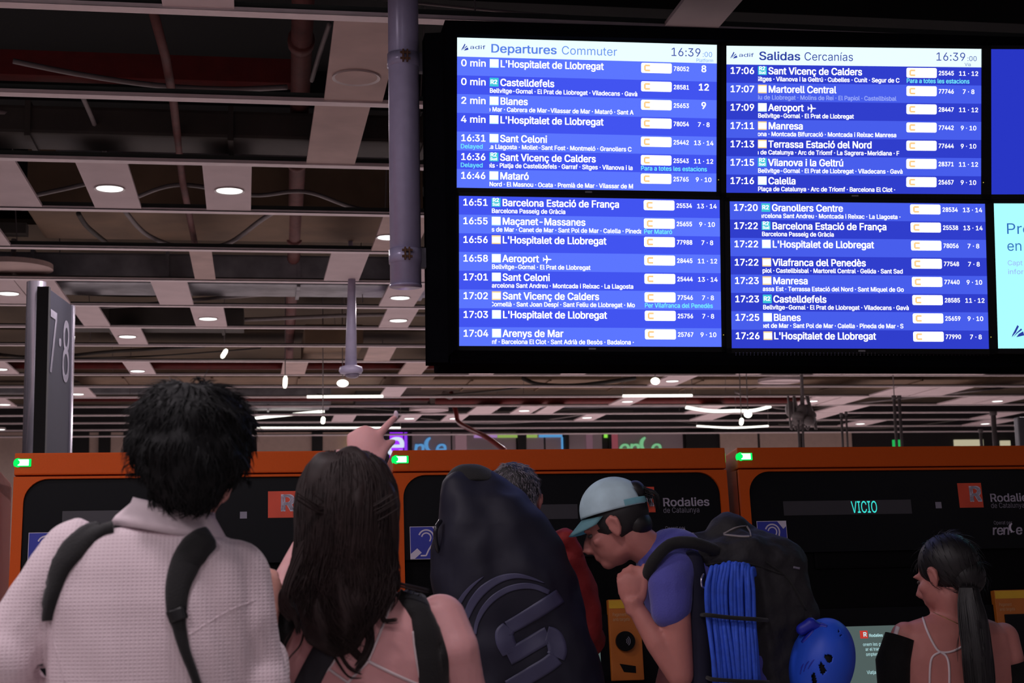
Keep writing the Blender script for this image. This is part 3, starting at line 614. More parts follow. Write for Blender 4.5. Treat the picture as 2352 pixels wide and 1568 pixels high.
# grey post beside the board
px0 = P(928, 0, 5.75); px1 = P(932, 657, 5.75); rp = .0605
M_POST = mat('post_grey_paint', (164, 158, 190), .28, .1, var=.05, scale=20)
t = empty('hanging_post', (px1.x, 5.75, px1.z), 'round grey-lilac steel post hanging beside the departure board', 'post')
bm = bmesh.new(); tube(bm, [(px1.x, 5.75, px1.z), (px1.x, 5.75, 5.0)], rp, 48); tube(bm, [(px1.x, 5.75, px1.z-.004), (px1.x, 5.75, px1.z+.004)], rp+.002, 48); obj('shaft', bm, M_POST, t, True)
for py in (141, 590):
    c = P(932, py, 5.75); c.x = px1.x; bm = bmesh.new(); tube(bm, [c+Vector((0, 0, -.027)), c+Vector((0, 0, .027))], rp+.004, 48, True); cl = obj('clamp_band', bm, M_POST, t, True)
    bm = bmesh.new()
    for dx in (-.008, .008): box(bm, c+Vector((dx-.003, -rp-.02, -.024)), c+Vector((dx+.003, -rp-.002, .024)))
    for dz in (-.012, .012): cyl(bm, c+Vector((-.02, -rp-.014, dz)), c+Vector((.02, -rp-.014, dz)), .005, 8)
    obj('clamp_bolt', bm, mat('rust', (92, 62, 44), .8, var=.3), cl)
    bm = bmesh.new(); box(bm, c+Vector((rp-.01, -.02, -.045)), c+Vector((rp+.045, .02, .035)), bev=.008); obj('bracket', bm, mat('bracket_grey', (90, 88, 100), .6), t)

# ================================================================== TICKET MACHINES
M_OR = mat('orange_paint', (196, 78, 10), .5, var=.03, scale=200, bump=.25, bscale=900, spec=.2)
M_INK = mat('machine_black_glass', (12, 13, 17), .35, var=.05, spec=.10); M_REC = mat('recess_black', (5, 5, 7), .6, spec=.08)
MW, MD, MY = 1.277, .62, 5.6
M_LED = emi('led_green', (10, 225, 90), 1.3); M_LEDW = emi('led_green_core', (190, 255, 220), 4)
M_STRIP = mat('display_strip', (40, 37, 45), .4); M_BLUES = mat('sticker_blue', (34, 44, 150), .5); M_WPR = mat('print_white', (196, 188, 206), .5); M_ROR = mat('rodalies_red', (206, 66, 36), .5)
M_GREY = mat('print_grey', (120, 116, 130), .5)
top_z = P(1200, 1031, MY).z
def machine(x, lb, vicio=False, screen=True):
    t = empty('ticket_machine', (x+MW/2, MY+.3, 0), lb, 'ticket machine', 'orange ticket machines')
    T = Matrix.Translation((x, MY, top_z)) @ Matrix.Rotation(-math.radians(6.7), 4, 'X')
    bm = bmesh.new(); box(bm, (0, 0, -.08), (MW, MD, 0), T, bev=.006); obj('top_band', bm, M_OR, t)
    fz = top_z-1.0
    # orange side cheeks reach the floor
    for u0, u1 in ((0, .034), (MW-.034, MW)):
        bm = bmesh.new(); y1 = -1.0*math.tan(math.radians(6.7)); vs = []
        prof = [(0, top_z-.087), (-.117+.01, fz), (-.117, fz-.1), (0, 0), (MD, 0), (MD+.0, top_z-.087)]
        for u in (u0, u1): vs.append([bm.verts.new((x+u, MY+.010+a*1.0, z)) for a, z in prof])
        bm.faces.new(vs[0]); bm.faces.new(vs[1][::-1])
        for i in range(len(prof)): bm.faces.new((vs[0][i], vs[1][i], vs[1][(i+1) % 6], vs[0][(i+1) % 6]))
        obj('side_cheek', bm, M_OR, t)
    bm = bmesh.new(); box(bm, (.02, .03, -.99), (MW-.02, MD-.02, -.079), T); box(bm, (x+.034, MY-.05, 0), (x+MW-.034, MY+MD, fz-.0)); obj('cabinet_core', bm, M_REC, t)
    # orange corner surround: frame with rounded inner top corners
    r = .085; L_, R_, V0 = .036, MW-.03, .094
    pts = [(0, .086), (MW, .086), (MW, .45), (R_, .45)] + [(R_-r+r*math.cos(a), V0+r-r*math.sin(a)) for a in [math.radians(k*10) for k in range(10)]] + [(L_+r-r*math.sin(a), V0+r-r*math.cos(a)) for a in [math.radians(k*10) for k in range(10)]] + [(L_, .45), (0, .45)]
    bm = bmesh.new(); prism(bm, pts, .0, .03, T); obj('corner_surround', bm, M_OR, t)
    for u0, u1 in ((0, L_), (R_, MW)): bm = bmesh.new(); box(bm, (u0, 0, -1.0), (u1, .03, -.45), T); obj('edge_frame', bm, M_OR, t)
    bm = bmesh.new(); box(bm, (L_-.005, .012, -.405), (R_+.005, .03, -.088), T); fp = obj('fascia', bm, M_INK, t)
    bm = bmesh.new(); box(bm, (L_, .06, -.62), (R_, .08, -.405), T); box(bm, (.28, .02, -.47), (.72, .07, -.405), T, bev=.01); obj('hood_recess', bm, M_REC, t)
    bm = bmesh.new(); box(bm, (L_, .02, -1.0), (R_, .05, -.62), T); lo = obj('lower_fascia', bm, M_INK, t)
    Flat().rect(.17, .209, .69, .264).build('display_strip', T, 1, 1, .0105, M_STRIP, fp)
    Flat().rect(.79, .22, .815, .245).build('sensor_window', T, 1, 1, .0105, M_GREY, fp)
    s = Flat().rect(.058, .284, .176, .404).build('hearing_loop_sticker', T, 1, 1, .0105, M_WPR, fp)
    Flat().rect(.060, .286, .174, .402).build('sticker_field', T, 1, 1, .0100, M_BLUES, fp)
    e = Flat(); cx, cy = .118, .325
    e.stroke(arc(cx, cy, .028, 200, 380, 14)+[(cx+.024, cy+.022), (cx+.008, cy+.045), (cx-.002, cy+.066), (cx-.022, cy+.066)], .0055); e.stroke(arc(cx, cy, .017, 190, 380, 10)+[(cx+.012, cy+.014)], .005)
    e.poly([(.060, .384), (.084, .364), (.100, .380), (.074, .402), (.060, .402)]); e.poly([(.140, .286), (.174, .286), (.174, .305), (.162, .315)]); e.rect(.143, .366, .172, .398)
    e.build('ear_symbol', T, 1, 1, .0095, M_WPR, fp); Flat().text('T', .1575, .394, .024, align='c', bold=.08).build('loop_letter', T, 1, 1, .009, M_BLUES, fp)
    Flat().rect(.89, .147, .99, .244).build('logo_square', T, 1, 1, .0105, M_ROR, fp)
    w = Flat().text('R', .936, .219, .058, bold=.12).text('Rodalies', 1.02, .222, .031, width=.185, bold=.055); w.poly([(.936, .205), (.95, .205), (.95, .219), (.936, .219)]); renfe_mark(w, 1.012, .352, .027)
    w.build('logo_lettering', T, 1, 1, .0095, M_WPR, fp)
    Flat().text('de Catalunya', 1.02, .247, .02, width=.143).text('Operat per', 1.023, .312, .014, width=.078).build('small_lettering', T, 1, 1, .0095, M_GREY, fp)
    # payment panels
    for u0, u1 in ((.785, .905), (.985, 1.2)):
        pp = Flat().rect(u0, .567, u1, .86); bm = bmesh.new(); box(bm, (u0, .0, -.86), (u1, .03, -.567), T, bev=.003); pn = obj('payment_panel', bm, mat('panel_orange', (176, 96, 26), .5), t)
        Flat().rect(u0+.002, .570, u1-.002, .600).build('yellow_strip', T, 1, 1, -.001, mat('strip_yellow', (206, 160, 30), .5), pn)
        Flat().text('Pagament', u0+.014, .628, .012, width=.052).text('amb targeta', u0+.014, .646, .012, width=.064).build('panel_lettering', T, 1, 1, -.001, mat('print_pale', (190, 150, 110), .6), pn)
        if u1-u0 < .15:
            bm = bmesh.new(); cyl(bm, T @ Vector((u0+.055, -.012, -.72)), T @ Vector((u0+.055, .01, -.72)), .036, 32); rd = obj('card_reader', bm, M_BEZ, pn, False)
            e = Flat(); 
            for rr in (.008, .014, .020): e.stroke(arc(u0+.052, .72, rr, -50, 50, 8), .003)
            e.build('contactless_symbol', T, 1, 1, -.0135, M_GREY, pn)
            Flat().poly([(u0+.03, .80), (u0+.09, .81), (u0+.09, .835), (u0+.045, .83)]).build('card_icon', T, 1, 1, -.001, M_BEZ, pn)
        else:
            bm = bmesh.new(); box(bm, (u0+.03, -.006, -.82), (u1-.03, .0, -.66), T, bev=.004); obj('keypad_window', bm, M_BEZ, pn)
    # status light on the left corner, a green reflection modelled on the right
    for u, s_ in ((.0, 1), (MW, -1)):
        lt = empty('status_light_or_glint', T @ Vector((u, 0, -.036))); lt.location -= t.location; lt.parent = t
        bm = bmesh.new(); ell(bm, T @ Vector((u+.012*s_, .008, -.036)), (.017, .017, .019)); box(bm, (min(u+.006*s_, u+.058*s_), -.005, -.05), (max(u+.006*s_, u+.058*s_), .01, -.022), T, bev=.003)
        if s_ > 0: obj('lens', bm, M_LED, lt, True); bm = bmesh.new(); box(bm, (u+.012, -.007, -.047), (u+.050, .0, -.025), T, bev=.002); obj('lens_core', bm, M_LEDW, lt)
        else:
            bm.free(); bm = bmesh.new(); box(bm, (u-.004, .015, -.055), (u+.004, .05, -.02), T); obj('lens', bm, M_LED, lt)  # glowing sliver stands for the green reflection, not a second lamp
    if vicio: Flat().text('VICIO', .4435, .258, .045, width=.107).build('scrolling_text', T, 1, 1, .009, emi('vfd_cyan', (60, 225, 215), 1.1), fp)
    if screen:
        sc = Flat().rect(.30, .688, .75, .98).build('touch_screen', T, 1, 1, .0185, emi('kiosk_screen', (92, 108, 106), .75), lo)
        q = Flat().rect(.432, .705, .463, .734); q.build('screen_logo', T, 1, 1, .0175, emi('kiosk_red', (200, 60, 50), .9), lo)
        q = Flat().text('R', .445, .727, .016, bold=.1).text('Rodalies', .468, .729, .011, width=.055, bold=.04).text('onem les gràcies', .44, .762, .012, width=.11).text('ar el transport públic', .448, .780, .012, width=.135).text('omptes del cotxe', .448, .799, .012, width=.112).text('Viatjant amb tren:', .445, .866, .013, width=.115)
        q.stroke([(.50, .91), (.50, .97)], .004).stroke([(.508, .91), (.508, .97)], .004); q.build('screen_lettering', T, 1, 1, .0175, emi('kiosk_text', (190, 235, 240), 1), lo)
    return t
mx2 = P(902, 1040, MY).x; mx3 = P(1693, 1040, MY).x; mx1 = P(34, 1042, MY).x; 
machine(mx1, 'orange ticket machine at left behind the dark-haired man'); machine(mx2, 'middle orange ticket machine behind the dark backpack cover')
machine(mx3, 'orange ticket machine at right with the cyan VICIO display', vicio=True); machine(P(28, 1045, MY+MD).x-MW, 'reddish orange ticket machine mostly cut by the left edge', screen=False)
# ================================================================== PEOPLE
def skin_mat(name, rgb): 
    m = mat(name, rgb, .55, var=.05, scale=18, bump=.05, bscale=120, spec=.35); b = m.node_tree.nodes['Principled BSDF']
    b.inputs['Subsurface Weight'].default_value = .15; b.inputs['Subsurface Radius'].default_value = (.02, .008, .004); return m
SKIN1 = skin_mat('skin_warm', (206, 150, 138)); SKIN2 = skin_mat('skin_rosy', (212, 156, 156)); SKIN3 = skin_mat('skin_tan', (182, 118, 110))
H_BLACK = mat('hair_black', (9, 9, 11), .6, var=.15, scale=60, spec=.25); H_BROWN = mat('hair_brown', (38, 26, 25), .6, spec=.25, var=.25, scale=40); H_DARK = mat('hair_dark', (19, 16, 18), .5, var=.2, scale=50)
H_GREY = mat('hair_grey', (138, 130, 138), .55, var=.4, scale=90)
BLK_FAB = mat('fabric_black', (13, 12, 14), .85, var=.15, bump=.2, bscale=300, sheen=.1); TROU = mat('trousers_dark', (30, 32, 42), .85, var=.1); SHOE = mat('shoe', (60, 58, 62), .6)

def ring_row(bm, py, x0, x1, Y, dep, n=28, pw=2.3):
    a = P(x0, py, Y); b = P(x1, py, Y); c = (a+b)/2; hx = abs(b.x-a.x)/2; vs = []
    for k in range(n):
        t = 2*math.pi*k/n; cs, sn = math.cos(t), math.sin(t); e = 2/pw
        vs.append(bm.verts.new((c.x+hx*math.copysign(abs(cs)**e, cs), Y+dep/2*math.copysign(abs(sn)**e, sn), c.z+(b.z-a.z)/2*cs)))
    return vs
def loft_px(bm, rows, n=28, pw=2.3):
    R_ = [ring_row(bm, *r, n=n, pw=pw) for r in rows]
    for i in range(len(R_)-1):
        for k in range(n): bm.faces.new((R_[i][k], R_[i+1][k], R_[i+1][(k+1) % n], R_[i][(k+1) % n]))
    bm.faces.new(R_[0]); bm.faces.new(R_[-1][::-1])
def limb(bm, pts, rad, n=14):
    tube(bm, pts, rad, n)
    for p, r in ((pts[0], rad[0]), (pts[-1], rad[-1])): ell(bm, p, (r, r, r), seg=14)
    for p, r in list(zip(pts, rad))[1:-1]: ell(bm, p, (r, r, r), seg=12)
def head_R(fwd, up=(0, 0, 1)):
    y = Vector(fwd).normalized(); x = y.cross(Vector(up)).normalized(); z = x.cross(y)
    return Matrix((x, y, z)).transposed()
def head(bm, c, R, s=1.0, ear=1):
    f = lambda x, y, z: c + R @ Vector((x, y, z))*s
    ell(bm, f(0, -.012, .03), Vector((.074, .093, .085))*s, R, 24); ell(bm, f(0, .032, -.03), Vector((.060, .064, .082))*s, R, 24)
    ell(bm, f(0, .066, -.088), Vector((.028, .026, .022))*s, R); ell(bm, f(0, .02, -.07), Vector((.055, .055, .035))*s, R)
    tube(bm, [f(0, .088, .012), f(0, .106, -.012), f(0, .117, -.034)], [.008*s, .010*s, .013*s], 10); ell(bm, f(0, .108, -.037), Vector((.016, .012, .009))*s, R, 12)
    for q in (-1, 1):
        ell(bm, f(q*.03, .083, .022), Vector((.022, .012, .008))*s, R, 12); ell(bm, f(q*.045, .06, -.02), Vector((.02, .02, .018))*s, R, 12)
        if ear == 1 or ear == q*2: tube(bm, [f(q*.074, .012, .016), f(q*.086, -.006, .026), f(q*.091, -.022, .012), f(q*.087, -.02, -.014), f(q*.078, -.002, -.036)], [.006*s, .0075*s, .008*s, .007*s, .007*s], 8)
        if ear == 1 or ear == q*2: ell(bm, f(q*.079, -.004, -.004), Vector((.007, .018, .028))*s, R, 12)
    ell(bm, f(0, .093, -.060), Vector((.022, .010, .006))*s, R, 12); ell(bm, f(0, .090, -.070), Vector((.019, .010, .006))*s, R, 12)
def eyes(c, R, par, s=1.0):
    for q in (-1, 1):
        bm = bmesh.new(); ell(bm, c + R @ Vector((q*.030, .0775, .003))*s, Vector((.011, .0125, .0065))*s, R, 12)
        obj('eye', bm, mat('eye', (74, 62, 60), .3), par, True)  # eyeballs coloured dark, shade over the face put into the colour
def hand(bm, wrist, fd, pn, th, fingers, thumb, s=1.0):
    """fd: wrist to knuckles, pn: side the fingers curl to, th: towards the thumb; fingers: (dir, [bend degrees]) or bends"""
    fd = Vector(fd).normalized(); th = (Vector(th)-fd*Vector(th).dot(fd)).normalized(); pn = (Vector(pn)-fd*Vector(pn).dot(fd)); pn = (pn-th*pn.dot(th)).normalized()
    PR = Matrix((th, fd, pn)).transposed()
    ell(bm, wrist+fd*.050*s, Vector((.039, .055, .0175))*s, PR, 18); ell(bm, wrist+fd*.07*s, Vector((.041, .026, .0150))*s, PR, 14); tube(bm, [wrist-fd*.02*s, wrist+fd*.025*s], [.026*s, .03*s], 12)
    for i, (off, ln, f) in enumerate(zip((.030, .010, -.010, -.029), (.076, .084, .078, .062), fingers)):
        p = wrist+fd*(.088-abs(off-.004)*.25)*s+th*off*s; d = fd.copy(); ax = fd.cross(pn)
        if isinstance(f[0], (tuple, Vector)): d = Vector(f[0]).normalized(); bends = f[1]; ax = d.cross(pn).normalized()
        else: bends = f
        pts = [p-fd*.02*s]; rr = [.0095*s]; pts.append(p); rr.append(.0095*s)
        for k, (b, seg) in enumerate(zip(bends, (.46, .30, .24))):
            d = Matrix.Rotation(math.radians(b), 3, ax) @ d; p = p+d*ln*seg*s; pts.append(p); rr.append((.0088, .0080, .0062)[k]*s)
        limb(bm, pts, rr, 9)
    b0 = wrist+fd*.025*s+th*.028*s; pts = [b0]
    for (d, l) in thumb: pts.append(pts[-1]+Vector(d).normalized()*l*s)
    limb(bm, pts, [.014*s, .0115*s, .0100*s, .0075*s][:len(pts)], 9)
def legs(par, cx, cy, hz, w=.34, m=TROU, sh=SHOE):
    bm = bmesh.new(); ell(bm, (cx, cy, hz), (w/2, .125, .14))
    for q in (-1, 1): limb(bm, [Vector((cx+q*w*.25, cy, hz-.03)), Vector((cx+q*w*.27, cy+.01, hz*.55)), Vector((cx+q*w*.28, cy-.01, .10))], [.092, .066, .052])
    obj('trousers', remesh(bm, .018, 3), m, par, True)
    for q in (-1, 1):
        x = cx+q*w*.28; bm = bmesh.new(); ell(bm, (x, cy+.05, .045), (.047, .135, .045)); ell(bm, (x, cy-.03, .07), (.042, .06, .06)); box(bm, (x-.044, cy-.085, 0), (x+.044, cy+.175, .025), bev=.01)
        obj('shoe', remesh(bm, .01, 2), sh, par, True)
def bvh_of(*os_):
    vs = []; fs = []
    for o in os_:
        off = wloc(o); b = len(vs); vs += [v.co+off for v in o.data.vertices]; fs += [tuple(b+i for i in p.vertices) for p in o.data.polygons]
    return BVHTree.FromPolygons(vs, fs)
def on_surf(bv, px, py, Y):
    loc, nor, _, _ = bv.ray_cast(EYE, ray(px, py))
    if loc is None or abs(loc.y-Y) > .45:
        loc, nor, _, _ = bv.find_nearest(P(px, py, Y))
    if nor.dot(ray(px, py)) > 0: nor = -nor
    return loc, nor
def strip(name, bv, path, widths, Y, m, par, off=.001, th=.004, nc=6, k=6, sub=True):
    """a band of cloth, cord or print lying on the surface"""
    pth = spline([(x, y, 0) for x, y in path], k) if sub else [Vector((x, y, 0)) for x, y in path]; n = len(pth)
    ws = []
    for i in range(n):
        t = i/(n-1)*(len(widths)-1); j = min(int(t), len(widths)-2); ws.append(widths[j]*(1-t+j)+widths[j+1]*(t-j))
    bm = bmesh.new(); top = []; bot = []
    for i, p in enumerate(pth):
        d = (pth[min(i+1, n-1)]-pth[max(i-1, 0)]).normalized(); nr = Vector((-d.y, d.x, 0)); a = []; b = []
        for j in range(nc+1):
            q = p+nr*ws[i]*(j/nc-.5); loc, nn = on_surf(bv, q.x, q.y, Y); e = 1-abs(j/nc*2-1)**4
            a.append(bm.verts.new(loc+nn*(off+th*(.35+.65*e)))); b.append(bm.verts.new(loc+nn*off*.2))
        top.append(a); bot.append(b)
    for i in range(n-1):
        for j in range(nc): bm.faces.new((top[i][j], top[i][j+1], top[i+1][j+1], top[i+1][j]))
        for j in (0, nc): bm.faces.new((top[i][j], top[i+1][j], bot[i+1][j], bot[i][j]))
    for i in (0, n-1):
        for j in range(nc): bm.faces.new((top[i][j], top[i][j+1], bot[i][j+1], bot[i][j]))
    bmesh.ops.recalc_face_normals(bm, faces=bm.faces)
    return obj(name, bm, m, par, True)
def strands(name, curves, m, par, n=3):
    V = []; Fc = []
    for pts, r in curves:
        fr = frames(pts); L = len(pts)
        for i, (p, (a, b)) in enumerate(zip(pts, fr)):
            rr = r*(1-.85*(i/(L-1))**2)
            for k in range(n): t = 2*math.pi*k/n; V.append(p+(a*math.cos(t)+b*math.sin(t))*rr)
        b0 = len(V)-L*n
        for i in range(L-1):
            for k in range(n): Fc.append((b0+i*n+k, b0+i*n+(k+1) % n, b0+(i+1)*n+(k+1) % n, b0+(i+1)*n+k))
    me = bpy.data.meshes.new(name); me.from_pydata(V, [], Fc); me.update()
    return obj(name, me, m, par, True)
def fuzz(me, count, length, r, down=.6, curl=.5, cond=None, seg=5, flow=None):
    out = []; ps = me.polygons; rnd = random.Random(3)
    for _ in range(count):
        p = ps[rnd.randrange(len(ps))]; c = p.center.copy(); n_ = p.normal.copy()
        if cond and not cond(c, n_): continue
        g = flow(c, n_) if flow else Vector((0, 0, -1)); tng = (g-n_*g.dot(n_)); tng = tng.normalized() if tng.length > .05 else n_.orthogonal().normalized()
        side = n_.cross(tng); cu = rnd.uniform(-curl, curl); L = length*rnd.uniform(.6, 1.3); pts = [c-n_*.004]; d = (n_*(.5+rnd.random()*.4)+tng*down+side*cu*.5).normalized()
        for i in range(seg):
            pts.append(pts[-1]+d*L/seg); d = (d+tng*.32*down+side*cu*.35-n_*.16).normalized()
        out.append((pts, r*rnd.uniform(.7, 1.3)))
    return out
def nz(s, a, seed=0):
    def f(co, no):
        q = Vector((co.x+seed, co.y, co.z))*s; return no*a*noise.noise(q)
    return f

# ---------------- dark-haired man in the cream shirt, seen from behind
Y1 = 2.62
man = empty('person', (P(390, 1300, Y1).x, Y1+.05, 0), 'dark-haired man in cream waffle-knit shirt seen from behind, looking up', 'person')
c1 = P(440, 1040, Y1+.03); R1 = head_R((.5, .82, .22)); hx = lambda px, py, Y=Y1: P(px, py, Y)
bm = bmesh.new(); head(bm, c1, R1, .93, 2); limb(bm, [hx(446, 1120, Y1+.05), hx(425, 1185, Y1+.06), hx(410, 1262, Y1+.06)], [.052, .046, .050])
limb(bm, [hx(180, 1310, Y1+.06), hx(-2, 1525, Y1+.01), hx(60, 1620, Y1+.17), hx(90, 1650, Y1+.25)], [.036, .036, .032, .028]); limb(bm, [hx(525, 1345, Y1+.06), hx(588, 1580, Y1+.03), hx(602, 1500, Y1+.19), hx(604, 1440, Y1+.25)], [.036, .036, .032, .026])
loft_px(bm, [(1232, 330, 480, Y1+.06, .11), (1300, 190, 530, Y1+.06, .16), (1560, 160, 545, Y1+.06, .18), (1900, 170, 545, Y1+.06, .18)])
hand(bm, hx(605, 1434, Y1+.26), (-.05, .25, .9), (-.3, .6, 0), (-.9, -.1, .1), [(40, 60, 40)]*4, [((-.5, .5, .8), .03), ((-.2, .4, .9), .03), ((.2, .3, .9), .022)])
hand(bm, hx(95, 1650, Y1+.26), (.5, .8, -.1), (.5, -.3, -.6), (.3, 0, .9), [(30, 50, 40)]*4, [((.3, .3, .8), .03), ((.5, .5, .3), .03), ((.6, .5, 0), .022)])
body = obj('body', remesh(bm, .007, 2), SKIN1, man, True); eyes(c1, R1, man, .93)
shirt_m = mat('cream_waffle_knit', (226, 207, 213), .85, var=.04, scale=6, sheen=.15)
nt = shirt_m.node_tree; bs = nt.nodes['Principled BSDF']; tc = [n for n in nt.nodes if n.type == 'TEX_COORD'][0]
sp = nt.nodes.new('ShaderNodeSeparateXYZ'); nt.links.new(tc.outputs['Object'], sp.inputs[0])
def mnode(op, a, b=None):
    n = nt.nodes.new('ShaderNodeMath'); n.operation = op
    for i, v in enumerate((a, b)):
        if v is None: continue
        if isinstance(v, (int, float)): n.inputs[i].default_value = v
        else: nt.links.new(v, n.inputs[i])
    return n.outputs[0]
sxw = mnode('SINE', mnode('MULTIPLY', sp.outputs[0], 2*math.pi/.0070)); szw = mnode('SINE', mnode('MULTIPLY', sp.outputs[2], 2*math.pi/.0062))
cell = mnode('POWER', mnode('ABSOLUTE', mnode('MULTIPLY', mnode('ADD', sxw, 1), mnode('ADD', szw, 1))), 1.0)
cell = mnode('MULTIPLY', cell, .25)
bp = nt.nodes.new('ShaderNodeBump'); bp.inputs['Strength'].default_value = .6; bp.inputs['Distance'].default_value = .0016; bp.invert = True
nt.links.new(cell, bp.inputs['Height']); nt.links.new(bp.outputs[0], bs.inputs['Normal'])
mixn = [n for n in nt.nodes if n.type == 'MIX'][0]; mx_ = nt.nodes.new('ShaderNodeMix'); mx_.data_type = 'RGBA'; mx_.blend_type = 'MULTIPLY'
mx_.inputs[7].default_value = (.86, .82, .84, 1); nt.links.new(mixn.outputs[2], mx_.inputs[6]); nt.links.new(mnode('MULTIPLY', cell, cell), mx_.inputs[0]); nt.links.new(mx_.outputs[2], bs.inputs['Base Color'])
bm = bmesh.new()
loft_px(bm, [(1196, 330, 450, Y1+.06, .12), (1208, 290, 478, Y1+.06, .16), (1224, 215, 500, Y1+.06, .2), (1246, 168, 538, Y1+.06, .22), (1268, 145, 566, Y1+.06, .24), (1300, 120, 588, Y1+.06, .26), (1380, 108, 594, Y1+.05, .27), (1480, 108, 600, Y1+.05, .28), (1600, 112, 605, Y1+.05, .28), (1800, 120, 600, Y1+.05, .27), (1960, 125, 600, Y1+.05, .27)], pw=2.5)
limb(bm, [hx(172, 1285, Y1+.05), hx(88, 1385, Y1+.03), hx(-2, 1520), hx(50, 1590, Y1+.14)], [.066, .060, .058, .05]); limb(bm, [hx(530, 1330, Y1+.05), hx(552, 1430, Y1+.03), hx(590, 1580, Y1+.03), hx(601, 1520, Y1+.17)], [.068, .064, .062, .05])
def wr(co, no):
    q = Vector((co.x*5, co.y*5, co.z*2.2)); v = noise.noise(q*1.6); w = noise.noise(Vector((co.x*14+co.z*9, co.y*10, co.z*4)))
    fold = math.exp(-((co.x-c1.x+.21+(1.3-co.z)*.1)/.018)**2)*.006 - math.exp(-((co.x-c1.x-.02-(1.45-co.z)*.35)/.016)**2)*.007*(1 if co.z < 1.46 else 0)
    return no*(v*.010+w*.006+fold)
shirt = obj('shirt', remesh(bm, .0075, 5, wr), shirt_m, man, True)
bm = bmesh.new(); n = 44
cc = [(P(390, 1219, Y1+.055), .102, .098, .008), (P(392, 1198, Y1+.055), .092, .088, .006), (P(398, 1172, Y1+.055), .0715, .068, .0), (P(400, 1158, Y1+.055), .0690, .065, -.0), (P(400, 1164, Y1+.055), .0650, .062, 0), (P(386, 1212, Y1+.055), .088, .086, 0)]
rows_ = []
for c_, rx, ry, dz in cc:
    rows_.append([bm.verts.new((c_.x+rx*math.cos(t), c_.y+ry*math.sin(t), c_.z-.20*rx*math.cos(t)+.006*math.sin(t)*(1 if math.sin(t) < 0 else .0)-dz*abs(math.cos(t))**3)) for t in [2*math.pi*k/n for k in range(n)]])
for i in range(len(rows_)):
    a, b = rows_[i], rows_[(i+1) % len(rows_)]
    for k in range(n): bm.faces.new((a[k], b[k], b[(k+1) % n], a[(k+1) % n]))
bmesh.ops.recalc_face_normals(bm, faces=bm.faces); obj('collar', bm, mat('collar_knit', (228, 210, 216), .8, var=.03, bump=.15, bscale=400), man, True)
# seams of the dropped sleeve
bv = bvh_of(shirt)
strip('sleeve_seam', bv, [(428, 1462), (470, 1435), (530, 1400), (588, 1378)], [4, 4], Y1, shirt_m, man, .0, .0008, 2)
strip('sleeve_seam', bv, [(112, 1420), (122, 1470), (138, 1520), (150, 1568)], [4, 4], Y1, shirt_m, man, .0, .0008, 2)
# hair
bm = bmesh.new(); loft_px(bm, [(884, 395, 490, Y1+.03, .08), (900, 350, 530, Y1+.03, .14), (930, 320, 555, Y1+.03, .2), (970, 302, 570, Y1+.03, .23), (1010, 297, 575, Y1+.03, .235), (1050, 302, 572, Y1+.02, .23), (1085, 318, 556, Y1+.01, .21), (1112, 336, 528, Y1+.0, .18), (1140, 350, 502, Y1-.0, .15), (1163, 378, 474, Y1-.0, .12)], 24, 2.1)
hm = remesh(bm, .009, 3, lambda co, no: no*(noise.noise(co*22)*.012+noise.noise(co*45)*.005))
crown = P(430, 930, Y1-.03)
def flow1(c, n_): d = (c-crown); d.z -= .10; return d.normalized()
fz1 = fuzz(hm, 4200, .034, .0013, 1.5, .9, flow=flow1, seg=4); fz1 += fuzz(hm, 260, .045, .0007, .5, 1.8, cond=lambda c, n_: c.z > P(430, 1000, Y1).z, flow=flow1)
rr = random.Random(5)
for (x, y, dx, dy) in ((298, 1040, -16, 22), (300, 1060, -18, 30), (306, 1085, -14, 24), (330, 905, -12, 10), (560, 930, 14, 16), (470, 880, -20, -12), (440, 880, 22, -12), (565, 1100, 12, 20), (310, 1100, -12, -8), (350, 1150, -10, 18)):
    for _ in range(9): a = P(x+rr.uniform(-9, 9), y+rr.uniform(-12, 12), Y1); b = P(x+dx*rr.uniform(.6, 1.4), y+dy*rr.uniform(.6, 1.3), Y1-.01); fz1.append(([a, a.lerp(b, .4)+Vector((rr.uniform(-.006, .006), 0, .004)), a.lerp(b, .75)+Vector((0, 0, .002)), b], .0009))
hair = obj('hair', hm, H_BLACK, man, True); strands('hair_strands', fz1, H_BLACK, hair)
legs(man, wloc(man).x, Y1+.08, P(390, 1960, Y1).z+.02, .36, mat('trousers_navy', (34, 38, 56), .85))
# his backpack is worn on the front, the straps pass over the shoulders and under the arms
pack = empty('backpack', (wloc(man).x, Y1+.3, 1.0), 'black backpack worn on the front by the man in cream, straps over his shoulders', 'backpack')
strip('shoulder_strap', bv, [(262, 1216), (234, 1216), (200, 1230), (166, 1266), (140, 1305), (125, 1350), (114, 1402), (113, 1425)], [14, 30, 46, 52, 44, 34, 22, 14], Y1, BLK_FAB, pack, .001, .012)
strip('shoulder_strap', bv, [(478, 1238), (448, 1262), (424, 1300), (408, 1350), (406, 1400), (412, 1440), (424, 1490), (444, 1545), (462, 1600)], [56, 70, 66, 56, 46, 32, 25, 22, 20], Y1, BLK_FAB, pack, .001, .012)
strip('strap_buckle', bv, [(404, 1400), (412, 1425)], [44, 40], Y1, mat('buckle_black', (20, 20, 22), .35), pack, .013, .004, 3)
bm = bmesh.new(); loft_px(bm, [(1330, 230, 480, Y1+.27, .08), (1380, 200, 520, Y1+.28, .12), (1600, 190, 530, Y1+.29, .14), (1750, 200, 520, Y1+.28, .12)], 24, 3.5); obj('bag', remesh(bm, .012, 4), BLK_FAB, pack, True)
